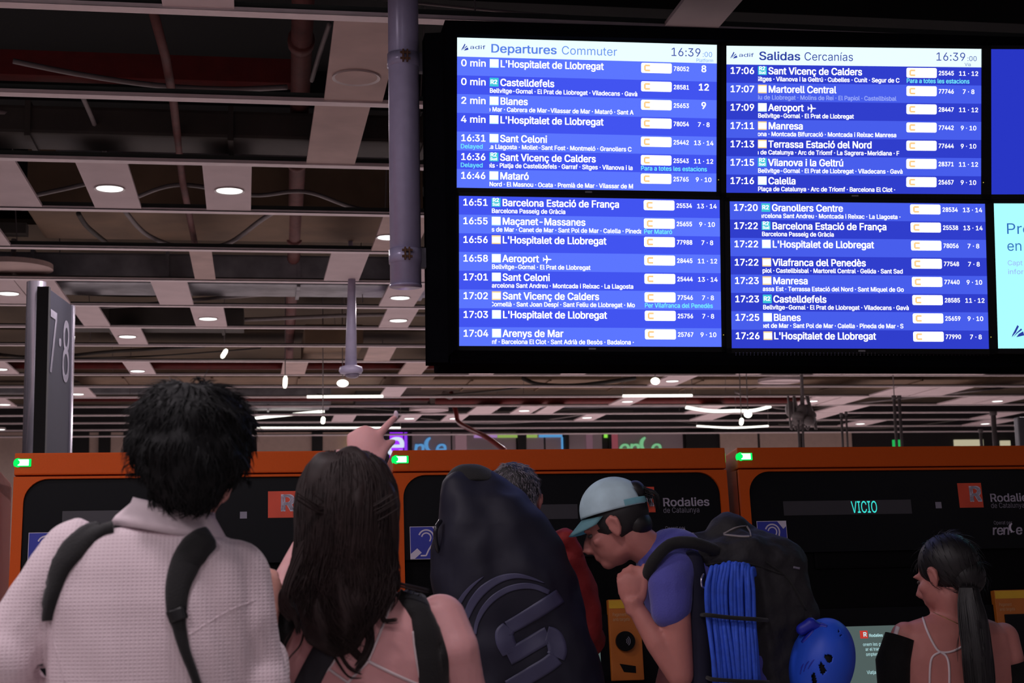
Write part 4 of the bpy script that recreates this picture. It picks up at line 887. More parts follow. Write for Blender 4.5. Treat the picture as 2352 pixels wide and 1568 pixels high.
# phone held in his right hand
ph = P(603, 1372, Y1+.29); bm = bmesh.new(); RP = Matrix.Translation(ph) @ Matrix.Rotation(math.radians(12), 4, 'Y') @ Matrix.Rotation(math.radians(-8), 4, 'X')
box(bm, (-.036, 0, -.074), (.036, .008, .030), RP, bev=.003); t = empty('phone', ph, 'lit smartphone between the man in cream and the long-haired woman', 'phone'); obj('case', bm, M_BEZ, t)
Flat().round(-.033, -.027, .033, .071, .006).build('phone_screen', RP, 1, 1, -.0006, emi('phone_glow', (205, 220, 255), 1.0), t)

# ---------------- long-haired woman pointing
Y2 = 2.93
wom = empty('person', (P(830, 1500, Y2).x, Y2+.05, 0), 'woman with long wavy brown hair and bare back, pointing up at the board', 'person')
q2 = lambda px, py, Y=Y2: P(px, py, Y)
c2 = q2(797, 1155, Y2+.06); R2 = head_R((.15, .9, .35))
bm = bmesh.new(); head(bm, c2, R2, .96); limb(bm, [q2(805, 1270, Y2+.06), q2(825, 1370, Y2+.08)], [.05, .055])
loft_px(bm, [(1352, 770, 885, Y2+.07, .12), (1372, 720, 960, Y2+.06, .14), (1398, 655, 1020, Y2+.05, .17), (1445, 628, 1048, Y2+.05, .2), (1510, 630, 1045, Y2+.05, .21), (1600, 640, 1030, Y2+.05, .2), (1720, 665, 1000, Y2+.05, .19), (1850, 640, 1010, Y2+.05, .2), (1940, 640, 1010, Y2+.05, .2)], pw=2.3)
limb(bm, [q2(1012, 1425, Y2+.04), q2(1050, 1490), q2(1082, 1620, Y2+.02), q2(1060, 1600, Y2+.26)], [.052, .043, .037, .028])
limb(bm, [q2(655, 1435, Y2+.05), q2(672, 1345, Y2+.12), q2(722, 1240, Y2+.28), q2(838, 1105, Y2+.46), q2(840, 1084, Y2+.49)], [.05, .043, .038, .027, .025])
YH = Y2+.50; w0 = P(839, 1080, YH)
hand(bm, w0, (.02, .35, .94), (0, .95, -.35), (.95, 0, .25), [((.046, .05, .052), [0, 4, 4]), (70, 80, 50), (80, 85, 50), (85, 85, 50)], [((.5, .5, .9), .026), ((.55, .6, .6), .022), ((.5, .5, .3), .014)], 1.08)
hand(bm, q2(1055, 1598, Y2+.28), (-.5, .7, .2), (0, -.2, -.9), (-.3, .4, .6), [(30, 50, 40)]*4, [((-.5, .5, .5), .03), ((-.6, .6, .2), .03), ((-.7, .6, 0), .02)], .9)
wb = obj('body', remesh(bm, .0055, 2), SKIN2, wom, True); eyes(c2, R2, wom, .96)
tip = w0+Vector((.02, .35, .94)).normalized()*(.088-.0065)*1.08+((Vector((.95, 0, .25))-Vector((.02, .35, .94)).normalized()*.25).normalized())*.030*1.08+Vector((.046, .05, .052)).normalized()*.0805
bm = bmesh.new(); ell(bm, tip-Vector((0, .004, -.001)), (.0055, .004, .010), head_R((.4, .8, .3))); obj('fingernail', bm, mat('nail', (226, 206, 220), .2), wom, True)
bv2 = bvh_of(wb); STR = mat('cord_white', (206, 190, 192), .7)
for pth, w_ in (([(905, 1375), (886, 1420), (866, 1470), (846, 1516)], 6), ([(846, 1518), (900, 1545), (965, 1574), (1000, 1590)], 7), ([(846, 1518), (820, 1545), (795, 1572)], 6), ([(748, 1530), (775, 1550), (800, 1568)], 6), ([(648, 1465), (652, 1510), (668, 1575)], 5), ([(948, 1450), (953, 1500), (966, 1572)], 4), ([(700, 1590), (760, 1530), (775, 1500)], 5)):
    strip('halter_string', bv2, pth, [w_, w_], Y2, STR, wom, .0015, .003, 3)
bm = bmesh.new(); loft_px(bm, [(1640, 640, 1030, Y2+.05, .225), (1720, 660, 1005, Y2+.05, .21), (1850, 634, 1016, Y2+.05, .22), (1930, 620, 1030, Y2+.05, .24)], 28); obj('cropped_top', remesh(bm, .012, 3), mat('top_cream', (190, 176, 172), .8), wom, True)
legs(wom, wloc(wom).x, Y2+.06, P(830, 1990, Y2).z, .32, TROU)
pk = empty('backpack', (wloc(wom).x, Y2+.3, 1.0), 'black backpack worn on the front by the pointing woman, wide straps down her back', 'backpack')
strip('shoulder_strap', bv2, [(935, 1352), (950, 1375), (966, 1412), (984, 1470), (994, 1520), (998, 1600)], [60, 60, 46, 68, 74, 66], Y2, BLK_FAB, pk, .001, .012)
strip('shoulder_strap', bv2, [(705, 1378), (665, 1402), (636, 1445), (622, 1500), (632, 1590)], [46, 66, 74, 62, 34], Y2, BLK_FAB, pk, .001, .012)
strip('cross_strap', bv2, [(790, 1440), (748, 1492), (706, 1572), (690, 1620)], [50, 54, 54, 54], Y2, mat('webbing_charcoal', (34, 33, 40), .8, bump=.3, bscale=500), pk, .002, .008)
bm = bmesh.new(); loft_px(bm, [(1420, 710, 950, Y2+.24, .08), (1480, 690, 980, Y2+.25, .12), (1700, 690, 980, Y2+.25, .14)], 24, 3.5); obj('bag', remesh(bm, .012, 4), BLK_FAB, pk, True)
# her hair
hr = [(1034, 755, 835, Y2+.05, .06), (1046, 730, 858, Y2+.05, .13), (1070, 708, 882, Y2+.05, .19), (1110, 690, 902, Y2+.045, .22), (1160, 682, 910, Y2+.03, .22), (1210, 683, 908, Y2+.01, .19), (1260, 682, 905, Y2-.005, .16), (1310, 676, 905, Y2-.015, .13), (1360, 664, 900, Y2-.03, .10), (1400, 672, 884, Y2-.04, .085), (1440, 690, 858, Y2-.045, .07), (1475, 708, 846, Y2-.045, .055), (1510, 752, 838, Y2-.045, .035)]
bm = bmesh.new(); loft_px(bm, hr, 28, 2.1)
hm = remesh(bm, .009, 3, lambda co, no: no*(noise.noise(Vector((co.x*30, co.y*20, co.z*7)))*.020))
hair = obj('hair', hm, H_BROWN, wom, True)
rr = random.Random(11); cur = []
def hpt(py, th, out=1.0):
    for i in range(len(hr)-1):
        if hr[i][0] <= py <= hr[i+1][0]: break
    t = min(1, max(0, (py-hr[i][0])/(hr[i+1][0]-hr[i][0]))); r_ = [hr[i][k]*(1-t)+hr[i+1][k]*t for k in range(5)]
    a = P(r_[1], py, r_[3]); b = P(r_[2], py, r_[3]); c_ = (a+b)/2; h_ = (b.x-a.x)/2
    return Vector((c_.x+h_*out*math.cos(th), r_[3]+r_[4]/2*out*math.sin(th), c_.z))
for i in range(2100):
    th = rr.uniform(math.pi*.98, math.pi*2.02) if rr.random() < .8 else rr.uniform(0, math.pi); end = 1508-130*min(1, abs(math.cos(th)-.1)**1.5)+rr.uniform(-90, 15)
    st = rr.uniform(1036, 1100) if rr.random() < .7 else rr.uniform(1100, 1330); A_ = rr.uniform(.0, .010); ph_ = rr.uniform(0, 6.3); o_ = rr.uniform(1.0, 1.06); kk = rr.uniform(.035, .055); pts = []; ns = 16
    cl = th+rr.uniform(-.25, .25)
    for j in range(ns+1):
        t = j/ns; py = st+(end-st)*t; g = max(0, (py-1240)/260); p = hpt(py, th+(cl-th)*t, o_+(.03+.05*math.sin(ph_*5))*g)
        p.x += (A_+.016*g)*math.sin(kk*py+ph_+th*2)*(.2+g); p.y += A_*math.cos(kk*py+ph_)*g; pts.append(p)
    cur.append((pts, rr.uniform(.0009, .0021)))
def lock(path, nn, sp_, r0=.002, Yd=-.05):
    for _ in range(nn):
        ox, oy = rr.uniform(-sp_, sp_), rr.uniform(-sp_, sp_); cur.append((spline([q2(x+ox*(1-.5*i/len(path)), y+oy, Y2+Yd-.004*i) for i, (x, y) in enumerate(path)], 4), r0*rr.uniform(.6, 1.2)))
lock([(700, 1250), (665, 1330), (655, 1380), (680, 1420), (685, 1450)], 60, 10); lock([(690, 1330), (650, 1360), (648, 1395), (668, 1420)], 30, 7); lock([(885, 1300), (905, 1350), (880, 1400), (884, 1425), (912, 1424)], 34, 6, .0016)
lock([(830, 1400), (850, 1460), (842, 1500), (820, 1535)], 50, 10); lock([(780, 1420), (775, 1480), (800, 1530), (830, 1545)], 20, 4, .0014); lock([(790, 1470), (815, 1500), (835, 1520)], 40, 8)
lock([(700, 1440), (690, 1480), (665, 1510), (647, 1545)], 5, 2, .001); lock([(740, 1450), (770, 1510), (800, 1552), (830, 1556)], 10, 3, .001); lock([(870, 1330), (950, 1350), (985, 1357)], 14, 5, .0012, -.02); lock([(908, 1130), (916, 1160), (912, 1200)], 24, 4, .001); lock([(676, 1440), (655, 1470), (650, 1500)], 4, 2, .001)
lock([(700, 1150), (745, 1178), (785, 1190), (800, 1215)], 10, 22, .0011, -.07); lock([(900, 1150), (850, 1180), (805, 1192), (785, 1215)], 10, 22, .0011, -.07)
strands('hair_strands', cur, H_BROWN, hair)

# ---------------- grey-haired traveller with the huge dark cover
Y3 = 4.87; q3 = lambda px, py, Y=Y3: P(px, py, Y)
tr = empty('person', (q3(1200, 1300).x, Y3, 0), 'grey-haired traveller in red jacket, mostly hidden by the big dark pack cover', 'person')
c3 = q3(1180, 1152, Y3+.02); R3 = head_R((.1, .95, -.2)); M_REDJ = mat('jacket_red', (150, 34, 34), .75, var=.12, bump=.3, bscale=50)
bm = bmesh.new(); head(bm, c3, R3, 1.0); limb(bm, [q3(1182, 1200), q3(1185, 1260, Y3+.03)], [.055, .06]); loft_px(bm, [(1260, 1110, 1260, Y3+.04, .14), (1320, 1070, 1300, Y3+.04, .2), (1560, 1080, 1300, Y3+.04, .2), (1700, 1080, 1300, Y3+.04, .2)])
limb(bm, [q3(1300, 1310), q3(1346, 1440), q3(1335, 1440, Y3+.2)], [.04, .035, .028]); limb(bm, [q3(1060, 1310), q3(1030, 1450), q3(1060, 1480, Y3+.25)], [.04, .035, .028])
hand(bm, q3(1332, 1438, Y3+.22), (-.2, .9, .1), (0, 0, -.9), (-.9, 0, .2), [(20, 30, 20)]*4, [((-.5, .7, 0), .03), ((-.3, .9, 0), .03), ((0, .9, 0), .02)]); hand(bm, q3(1060, 1478, Y3+.27), (.2, .9, .1), (0, 0, -.9), (.9, 0, .2), [(20, 30, 20)]*4, [((.5, .7, 0), .03), ((.3, .9, 0), .03), ((0, .9, 0), .02)])
obj('body', remesh(bm, .009, 2), SKIN3, tr, True); eyes(c3, R3, tr)
bm = bmesh.new(); loft_px(bm, [(1232, 1120, 1250, Y3+.03, .14), (1262, 1050, 1315, Y3+.03, .2), (1320, 1030, 1345, Y3+.03, .26), (1450, 1040, 1340, Y3+.03, .27), (1600, 1050, 1330, Y3+.03, .27), (1750, 1050, 1330, Y3+.03, .27)])
limb(bm, [q3(1302, 1300), q3(1335, 1360), q3(1350, 1440), q3(1358, 1475, Y3+.08), q3(1340, 1455, Y3+.17)], [.066, .056, .052, .048, .04]); limb(bm, [q3(1060, 1300), q3(1030, 1440), q3(1055, 1480, Y3+.2)], [.066, .055, .045])
limb(bm, [q3(1268, 1248, Y3-.02), q3(1300, 1236, Y3-.04), q3(1322, 1262, Y3-.04)], [.03, .032, .024])
obj('jacket', remesh(bm, .010, 3, lambda co, no: no*noise.noise(co*16)*.012), M_REDJ, tr, True)
bm = bmesh.new(); ell(bm, c3+R3 @ Vector((0, -.018, .036)), (.084, .1, .088), R3, 24); ell(bm, c3+R3 @ Vector((0, -.05, -.02)), (.07, .055, .07), R3)
hm = remesh(bm, .009, 1, nz(40, .006)); fz = fuzz(hm, 2600, .022, .0011, .8, .6, cond=lambda c, n_: (R3.transposed() @ (c-c3)).y < .07); hair = obj('hair', hm, mat('hair_grey_under', (40, 37, 40), .6), tr, True); strands('hair_strands', fz, H_GREY, hair)
legs(tr, wloc(tr).x, Y3+.02, P(1200, 1780, Y3).z, .34)
# the pack in its cover
YD = 4.52; M_COV = mat('cover_navy', (27, 27, 42), .62, var=.15, scale=6, bump=.25, bscale=14, spec=.3); M_LOGO = mat('cover_print', (62, 62, 92), .5, var=.06)
dn = empty('covered_backpack', (P(1180, 1500, YD).x, YD, P(1180, 1700, YD).z), 'huge dark navy pack cover with pale S emblem on the grey-haired traveller', 'backpack')
bm = bmesh.new(); loft_px(bm, [(1088, 1045, 1120, YD+.05, .12), (1105, 1020, 1160, YD+.04, .18), (1140, 1012, 1208, YD+.02, .24), (1200, 1004, 1250, YD, .28), (1260, 996, 1290, YD, .30), (1320, 992, 1322, YD, .32), (1400, 1000, 1348, YD, .33), (1480, 1010, 1368, YD, .33), (1580, 1022, 1385, YD, .32), (1680, 1040, 1375, YD, .3), (1730, 1080, 1340, YD, .2)], 32, 2.4)
def wr2(co, no):
    q = co-Vector((0, YD, 0)); return no*(noise.noise(Vector((q.x*7+q.z*5, q.y*6, q.z*6-q.x*5)))*.020+noise.noise(Vector((q.x*18, q.y*12, q.z*14)))*.007)
cov = obj('cover', remesh(bm, .010, 4, wr2), M_COV, dn, True)
bm = bmesh.new(); loft_px(bm, [(1066, 1055, 1100, YD+.05, .06), (1076, 1038, 1122, YD+.05, .12), (1096, 1022, 1150, YD+.05, .17), (1108, 1020, 1160, YD+.04, .17)], 24); obj('top_lid', remesh(bm, .009, 3), BLK_FAB, dn, True)
bm = bmesh.new(); tube(bm, spline([P(1012, 1196, YD-.06), P(1002, 1212, YD-.08), P(1000, 1235, YD-.08), P(1004, 1258, YD-.07), P(1012, 1270, YD-.05)], 5), .007, 8); obj('carry_handle', bm, mat('handle_gloss', (26, 26, 34), .25), dn, True)
bvd = bvh_of(cov); C3 = lambda x, y: (1030+x/5.64, 1290+y/5.64)
def pstrip(pts, ws, k=5): return strip('emblem', bvd, [C3(*p) for p in pts], [w/5.64 for w in ws], YD, M_LOGO, dn, .0035, .0003, 6, k)
pstrip([(1440, 440), (1180, 610), (900, 780), (770, 855)], [190, 190, 185, 185]); pstrip([(780, 850), (725, 930), (735, 1030), (775, 1120), (800, 1180)], [190, 240, 245, 235, 215])
pstrip([(770, 1235), (880, 1180), (1060, 1075), (1230, 975), (1290, 945)], [215, 215, 215, 220, 225]); pstrip([(1270, 940), (1350, 970), (1395, 1060), (1410, 1160), (1385, 1230)], [220, 235, 245, 245, 240]); pstrip([(1400, 1235), (1280, 1330), (1100, 1440), (930, 1540), (780, 1630)], [210, 205, 205, 205, 205])
pstrip([(1240, 275), (1050, 205), (850, 180), (640, 235), (450, 360), (320, 520), (240, 700), (235, 790)], [6, 40, 68, 95, 115, 110, 85, 20], 6); pstrip([(1300, 395), (1130, 325), (960, 310), (760, 360), (580, 470), (450, 620), (370, 790), (345, 940)], [60, 70, 78, 80, 78, 70, 50, 40], 6); pstrip([(455, 190), (330, 290), (220, 410), (140, 530)], [5, 35, 52, 62], 5)

# ---------------- hiker with the pale cap bending over the machine
Y4 = 4.45; q4 = lambda px, py, Y=Y4: P(px, py, Y)
hk = empty('person', (q4(1640, 1400).x, Y4, 0), 'hiker in pale cap and blue T-shirt bending forward with a hand at his chin', 'person')
c4 = q4(1416, 1207, Y4+.02); R4 = head_R((-.85, .36, -.40), (-.1, 0, 1))
bm = bmesh.new(); head(bm, c4, R4, 1.0); limb(bm, [c4+R4 @ Vector((0, -.03, -.055)), q4(1490, 1262), q4(1535, 1285)], [.056, .055, .06])
limb(bm, [q4(1560, 1300), q4(1620, 1400), q4(1680, 1560)], [.1, .13, .13]); 
limb(bm, [q4(1540, 1325, Y4-.12), q4(1552, 1430, Y4-.14), q4(1562, 1545, Y4-.14)], [.052, .046, .040]); limb(bm, [q4(1562, 1548, Y4-.14), q4(1510, 1475, Y4-.13), q4(1458, 1392, Y4-.10)], [.040, .036, .025])
limb(bm, [q4(1540, 1330, Y4+.2), q4(1545, 1530, Y4+.2), q4(1510, 1640, Y4+.1)], [.05, .042, .028])
hand(bm, q4(1456, 1394, Y4-.10), (-.15, .0, .98), (.6, .55, 0), (.5, -.2, .2), [(38, 60, 30), (42, 65, 30), (48, 70, 35), (55, 70, 35)], [((.25, -.1, .9), .035), ((.05, 0, 1), .034), ((-.1, .1, 1), .026)], 1.0)
hand(bm, q4(1508, 1642, Y4+.1), (-.7, .2, -.4), (0, .2, -.9), (.2, -.5, .8), [(20, 30, 20)]*4, [((-.3, .2, .8), .03), ((-.5, .5, .3), .03), ((-.6, .6, 0), .02)])
obj('body', remesh(bm, .0065, 2), SKIN3, hk, True); eyes(c4, R4, hk)
M_TEE = mat('tee_blue', (74, 74, 158), .85, var=.06, bump=.2, bscale=200, sheen=.2)
bm = bmesh.new(); limb(bm, [q4(1545, 1300), q4(1600, 1390), q4(1660, 1520), q4(1690, 1700)], [.115, .15, .16, .16]); limb(bm, [q4(1548, 1318, Y4-.09), q4(1540, 1345, Y4-.13), q4(1540, 1398, Y4-.14)], [.068, .066, .060]); tube(bm, [q4(1540, 1380, Y4-.14), q4(1540, 1412, Y4-.14)], [.058, .056], 20)
limb(bm, [q4(1550, 1310, Y4+.1), q4(1540, 1400, Y4+.22)], [.07, .06])
obj('t_shirt', remesh(bm, .008, 3, nz(12, .008)), M_TEE, hk, True)
bm = bmesh.new(); tube(bm, [q4(1506, 1262), q4(1530, 1270), q4(1550, 1285)], [.066, .072, .09], 28, False); obj('collar', bm, M_TEE, hk, True)
# hair shell
bm = bmesh.new(); ell(bm, c4+R4 @ Vector((0, -.016, .028)), (.079, .097, .088), R4, 40); Ri = R4.transposed()
rm = [f for f in bm.faces if (lambda q: (q.y > .045 and q.z < .03) or (q.z < -.015 and q.y > -.01) or q.z < -.052)(Ri @ (f.calc_center_median()-c4))]
bmesh.ops.delete(bm, geom=rm, context='FACES'); ell(bm, c4+R4 @ Vector((0, -.062, -.022)), (.058, .042, .045), R4)
hair = obj('hair', bm, H_DARK, hk, True); hair.data.materials[0].use_backface_culling = False
cap_c = c4+R4 @ Vector((0, -.012, .048)); CR = head_R((-.86, .36, -.22), (0, 0, 1)); Ci = CR.transposed()
M_CAP = mat('cap_tie_dye', (178, 204, 214), .8, var=.14, scale=14); M_CAPB = mat('cap_aqua', (136, 190, 200), .75)
cap_ = empty('cap', cap_c); cap_.location -= hk.location; cap_.parent = hk
bm = bmesh.new(); ell(bm, cap_c, (.0865, .103, .098), CR, 64)
def capcut(f):
    q = Ci @ (f.calc_center_median()-cap_c)
    if q.z < -.004: return True
    return q.y < -.03 and (q.x/.042)**2+((q.z-.022)/.036)**2 < 1 and q.z > .014
bmesh.ops.delete(bm, geom=[f for f in bm.faces if capcut(f)], context='FACES'); bmesh.ops.solidify(bm, geom=bm.faces[:], thickness=.003); obj('crown', bm, M_CAP, cap_, True)
bm = bmesh.new(); g = []
for i in range(17):
    a = math.radians(-78+156*i/16); row = []
    for j in range(5):
        t = j/4; L_ = .056*math.cos(a*.9)**.6; x = .083*math.sin(a)*(1-.05*t); y = .098*math.cos(a)+t*L_; row.append(bm.verts.new(cap_c+CR @ Vector((x, y, -.004-.72*t*L_-.14*abs(x)))))
    g.append(row)
for i in range(16):
    for j in range(4): bm.faces.new((g[i][j], g[i+1][j], g[i+1][j+1], g[i][j+1]))
bmesh.ops.solidify(bm, geom=bm.faces[:], thickness=.003); obj('brim', bm, M_CAPB, cap_, True)
bm = bmesh.new(); g = []
for i in range(25):
    a = math.radians(180-62+124*i/24); g.append([bm.verts.new(cap_c+CR @ Vector((.089*math.sin(a), .105*math.cos(a), z_))) for z_ in (-.004, .014)])
for i in range(24): bm.faces.new((g[i][0], g[i+1][0], g[i+1][1], g[i][1]))
bmesh.ops.solidify(bm, geom=bm.faces[:], thickness=.003); obj('adjuster_strap', bm, M_CAPB, cap_, True)
pts = [cap_c+CR @ Vector((.0, -.10, .03))]
tl_ = []; rr = random.Random(9)
for k in range(40): o_ = Vector((rr.uniform(-.02, .02), rr.uniform(-.01, .01), rr.uniform(-.012, .012))); tl_.append((spline([pts[0]+o_+Vector((-.02, 0, .012)), pts[0]+o_, pts[0]+o_+Vector((.026, -.006, -.012)), pts[0]+o_+Vector((.03, -.006, -.045))], 4), .0022))
bm = bmesh.new(); ell(bm, pts[0]+CR @ Vector((0, .02, .004)), (.034, .03, .034), CR); hb_ = obj('hair_bun', bm, H_DARK, hk, True); strands('hair_strands', tl_, H_DARK, hb_)
legs(hk, q4(1690, 1500).x, Y4, P(1690, 1740, Y4).z, .36)
# his trekking pack
M_PACK = mat('pack_black', (24, 22, 27), .75, var=.15, bump=.4, bscale=40)
tp = empty('trekking_backpack', (q4(1730, 1500).x, Y4, q4(1730, 1780).z), 'big black trekking backpack on the hiker, with grey cords on the lid', 'backpack')
bm = bmesh.new(); loft_px(bm, [(1212, 1680, 1745, Y4, .1), (1226, 1630, 1786, Y4, .2), (1250, 1590, 1815, Y4, .27), (1285, 1582, 1836, Y4, .3), (1305, 1592, 1840, Y4, .29), (1360, 1598, 1850, Y4, .3), (1430, 1604, 1862, Y4, .3), (1520, 1610, 1850, Y4, .3), (1620, 1625, 1840, Y4, .28), (1760, 1650, 1820, Y4, .24)], 32, 2.8)
limb(bm, [q4(1600, 1262, Y4), q4(1680, 1240, Y4), q4(1770, 1270, Y4)], [.05, .075, .06])
tpm = obj('main_bag', remesh(bm, .010, 4, lambda co, no: no*(noise.noise(co*9)*.022+noise.noise(co*26)*.008)), M_PACK, tp, True); bv4 = bvh_of(tpm)
bm = bmesh.new(); limb(bm, spline([q4(1640, 1262, Y4-.12), q4(1590, 1246, Y4-.14), q4(1540, 1250, Y4-.13), q4(1500, 1290, Y4-.14), q4(1484, 1330, Y4-.1)], 4), [.019]*17, 10); obj('shoulder_strap', remesh(bm, .006, 3), BLK_FAB, tp, True)
bm = bmesh.new(); limb(bm, [q4(1588, 1290, Y4-.10), q4(1602, 1400, Y4-.12), q4(1612, 1640, Y4-.12)], [.036, .045, .045]); obj('harness_panel', remesh(bm, .008, 3), mat('harness_navy', (20, 20, 44), .85), tp, True)
for pth in ([(1662, 1226), (1690, 1212), (1712, 1208)], [(1662, 1228), (1700, 1232), (1722, 1232)], [(1714, 1208), (1722, 1220), (1725, 1232)]): strip('bungee_cord', bv4, pth, [3, 3], Y4, M_CABLE, tp, .002, .002, 2)
bm = bmesh.new(); limb(bm, spline([q4(1680, 1212), q4(1690, 1198), q4(1708, 1200), q4(1714, 1212)], 4), [.007]*13, 8); obj('haul_loop', bm, BLK_FAB, tp, True)
strip('maker_mark', bv4, [(1822, 1302), (1836, 1305)], [5, 5], Y4, M_GREY, tp, .002, .001, 2)
for pth in ([(1760, 1290), (1810, 1330), (1850, 1400)], [(1600, 1300), (1700, 1290), (1800, 1320)]): strip('seam_piping', bv4, pth, [4, 4], Y4, BLK_FAB, tp, .001, .004, 2)
# coiled climbing rope on the side of the pack
M_ROPE = mat('rope_blue', (44, 88, 214), .6, var=.12, scale=60, bump=.3, bscale=500)
rp_ = empty('climbing_rope', q4(1680, 1560, Y4-.2), 'coiled bright blue climbing rope strapped to the trekking backpack', 'rope')
rr = random.Random(4)
for layer, (nn, dY) in enumerate(((13, -.215), (11, -.19))):
    for i in range(nn):
        t = (i+.5)/nn; xt = 1630+t*100+rr.uniform(-2, 2); xm = 1624+t*112+rr.uniform(-4, 4); xb = 1640+t*104+rr.uniform(-4, 4); arch = 12*(1-(2*t-1)**2); w = 1410
        yt = 1306-arch+rr.uniform(-3, 3)
        pts = [q4(xt+6, yt+16, Y4+dY+.05), q4(xt+3, yt+1, Y4+dY+.018), q4(xt, yt+8, Y4+dY-.002), q4(xm-2, 1350, Y4+dY-.008+rr.uniform(-.004, .004)), q4(xm, w, Y4+dY+.002), q4((xm+xb)/2, 1480, Y4+dY-.008+rr.uniform(-.004, .004)), q4(xb, 1560, Y4+dY), q4(xb+4, 1610, Y4+dY+.01), q4(xb+4, 1625, Y4+dY+.05)]
        bm = bmesh.new(); tube(bm, spline(pts, 4), .0068, 8); obj('rope_loop', bm, M_ROPE, rp_, True)
bm = bmesh.new(); a = q4(1622, 1410, Y4-.23); b = q4(1752, 1420, Y4-.23)
for i in range(12):
    pass
tube(bm, spline([q4(1612, 1412, Y4-.17), q4(1626, 1412, Y4-.232), q4(1680, 1418, Y4-.236), q4(1742, 1422, Y4-.232), q4(1762, 1424, Y4-.16)], 5), .006, 10)
tube(bm, spline([q4(1625, 1556, Y4-.17), q4(1640, 1560, Y4-.232), q4(1700, 1564, Y4-.236), q4(1750, 1566, Y4-.22), q4(1765, 1566, Y4-.16)], 5), .006, 10); o = obj('compression_strap', bm, BLK_FAB, tp, True); o['kind'] = 'stuff'
bm = bmesh.new(); tube(bm, spline([q4(1616, 1318, Y4-.2), q4(1611, 1330, Y4-.21), q4(1612, 1345, Y4-.21), q4(1618, 1350, Y4-.2)], 4), .003, 6); obj('carabiner', bm, M_CHROME, tp, True)
# helmet hanging low on the pack
M_HEL = mat('helmet_blue', (38, 84, 214), .45, var=.04, spec=.35); M_HELD = mat('helmet_dark_blue', (26, 40, 170), .45)
YH4 = Y4-.16; hc = P(1888, 1522, YH4); HR = Matrix.Rotation(math.radians(18), 3, 'Y')
hl = empty('climbing_helmet', hc, 'bright blue vented climbing helmet hanging from the trekking backpack', 'helmet')
bm = bmesh.new(); ell(bm, hc, (.092, .10, .132), HR, 170)
vents = [[(1893, 1510), (1896, 1502), (1912, 1503), (1912, 1516), (1906, 1523), (1900, 1521)], [(1880, 1528), (1886, 1520), (1892, 1526), (1899, 1540), (1890, 1550), (1885, 1545)], [(1863, 1550), (1870, 1542), (1876, 1562), (1874, 1572), (1866, 1572)], [(1924, 1449), (1927, 1444), (1930, 1450), (1926, 1452)], [(1928, 1459), (1935, 1455), (1936, 1458), (1930, 1461)]]
def proj(p): d = p-EYE; z = d.dot(FW); return Vector((1176+F_PX*d.dot(RT)/z, 784-F_PX*d.dot(UP)/z))
def ins(p, poly): return _inside(p, [Vector(q) for q in poly])
rm = [f for f in bm.faces if f.calc_center_median().y < hc.y and any(ins(proj(f.calc_center_median()), v) for v in vents)]
bmesh.ops.delete(bm, geom=rm, context='FACES'); bmesh.ops.solidify(bm, geom=bm.faces[:], thickness=.004); sh_ = obj('shell', bm, M_HEL, hl, True)
bm = bmesh.new(); ell(bm, hc, (.082, .09, .122), HR, 30); obj('liner', bm, M_BEZ, hl, True)
bm = bmesh.new(); limb(bm, [P(1842, 1445, YH4-.02), P(1862, 1432, YH4-.03), P(1880, 1440, YH4-.03)], [.018, .019, .014]); obj('rim_fold', remesh(bm, .005, 3), M_HELD, hl, True)
bvh_ = bvh_of(sh_)
for pth, w_ in (([(1838, 1548), (1842, 1532), (1846, 1524)], 3), ([(1846, 1542), (1852, 1526), (1858, 1518)], 3), ([(1856, 1536), (1864, 1522), (1870, 1514)], 3), ([(1842, 1475), (1856, 1458), (1868, 1446)], 10), ([(1868, 1440), (1884, 1434), (1900, 1438)], 10)): strip('decal', bvh_, pth, [w_*.5, w_, w_*.5], YH4, M_HELD, hl, .0005, .0008, 2)
bm = bmesh.new(); tube(bm, spline([P(1862, 1432, YH4), P(1858, 1400, YH4+.04), P(1850, 1370, YH4+.1)], 4), .006, 6); obj('chin_strap', bm, BLK_FAB, hl, True)

# ---------------- woman with the ponytail at the right machine
Y5 = 4.38; q5 = lambda px, py, Y=Y5: P(px, py, Y)
pw_ = empty('person', (q5(2190, 1500).x, Y5, 0), 'woman with dark ponytail and open-back black top at the right machine', 'person')
c5 = q5(2172, 1322, Y5+.02); R5 = head_R((-.5, .8, -.28))
bm = bmesh.new(); head(bm, c5, R5, .95); limb(bm, [q5(2182, 1370), q5(2190, 1430, Y5+.02)], [.047, .052])
loft_px(bm, [(1412, 2140, 2240, Y5+.02, .1), (1428, 2090, 2285, Y5+.02, .13), (1455, 2062, 2314, Y5+.02, .17), (1510, 2052, 2324, Y5+.02, .19), (1600, 2062, 2316, Y5+.02, .19), (1720, 2085, 2295, Y5+.02, .18), (1850, 2070, 2310, Y5+.02, .2)])
limb(bm, [q5(2080, 1462, Y5+.02), q5(2058, 1560), q5(2060, 1650), q5(2080, 1600, Y5+.25)], [.046, .04, .036, .026]); limb(bm, [q5(2304, 1465, Y5+.02), q5(2330, 1560), q5(2335, 1650), q5(2300, 1600, Y5+.25)], [.048, .042, .036, .026])
for s_, x in ((1, 2082), (-1, 2298)): hand(bm, q5(x, 1598, Y5+.27), (.2*s_, .8, .3), (0, 0, -.9), (.9*s_, 0, .1), [(15, 30, 20)]*4, [((.6*s_, .6, .1), .03), ((.4*s_, .8, .1), .03), ((.2*s_, .9, 0), .02)], .9)
pb = obj('body', remesh(bm, .007, 2), SKIN2 if False else SKIN3, pw_, True); eyes(c5, R5, pw_, .95); bv5 = bvh_of(pb)
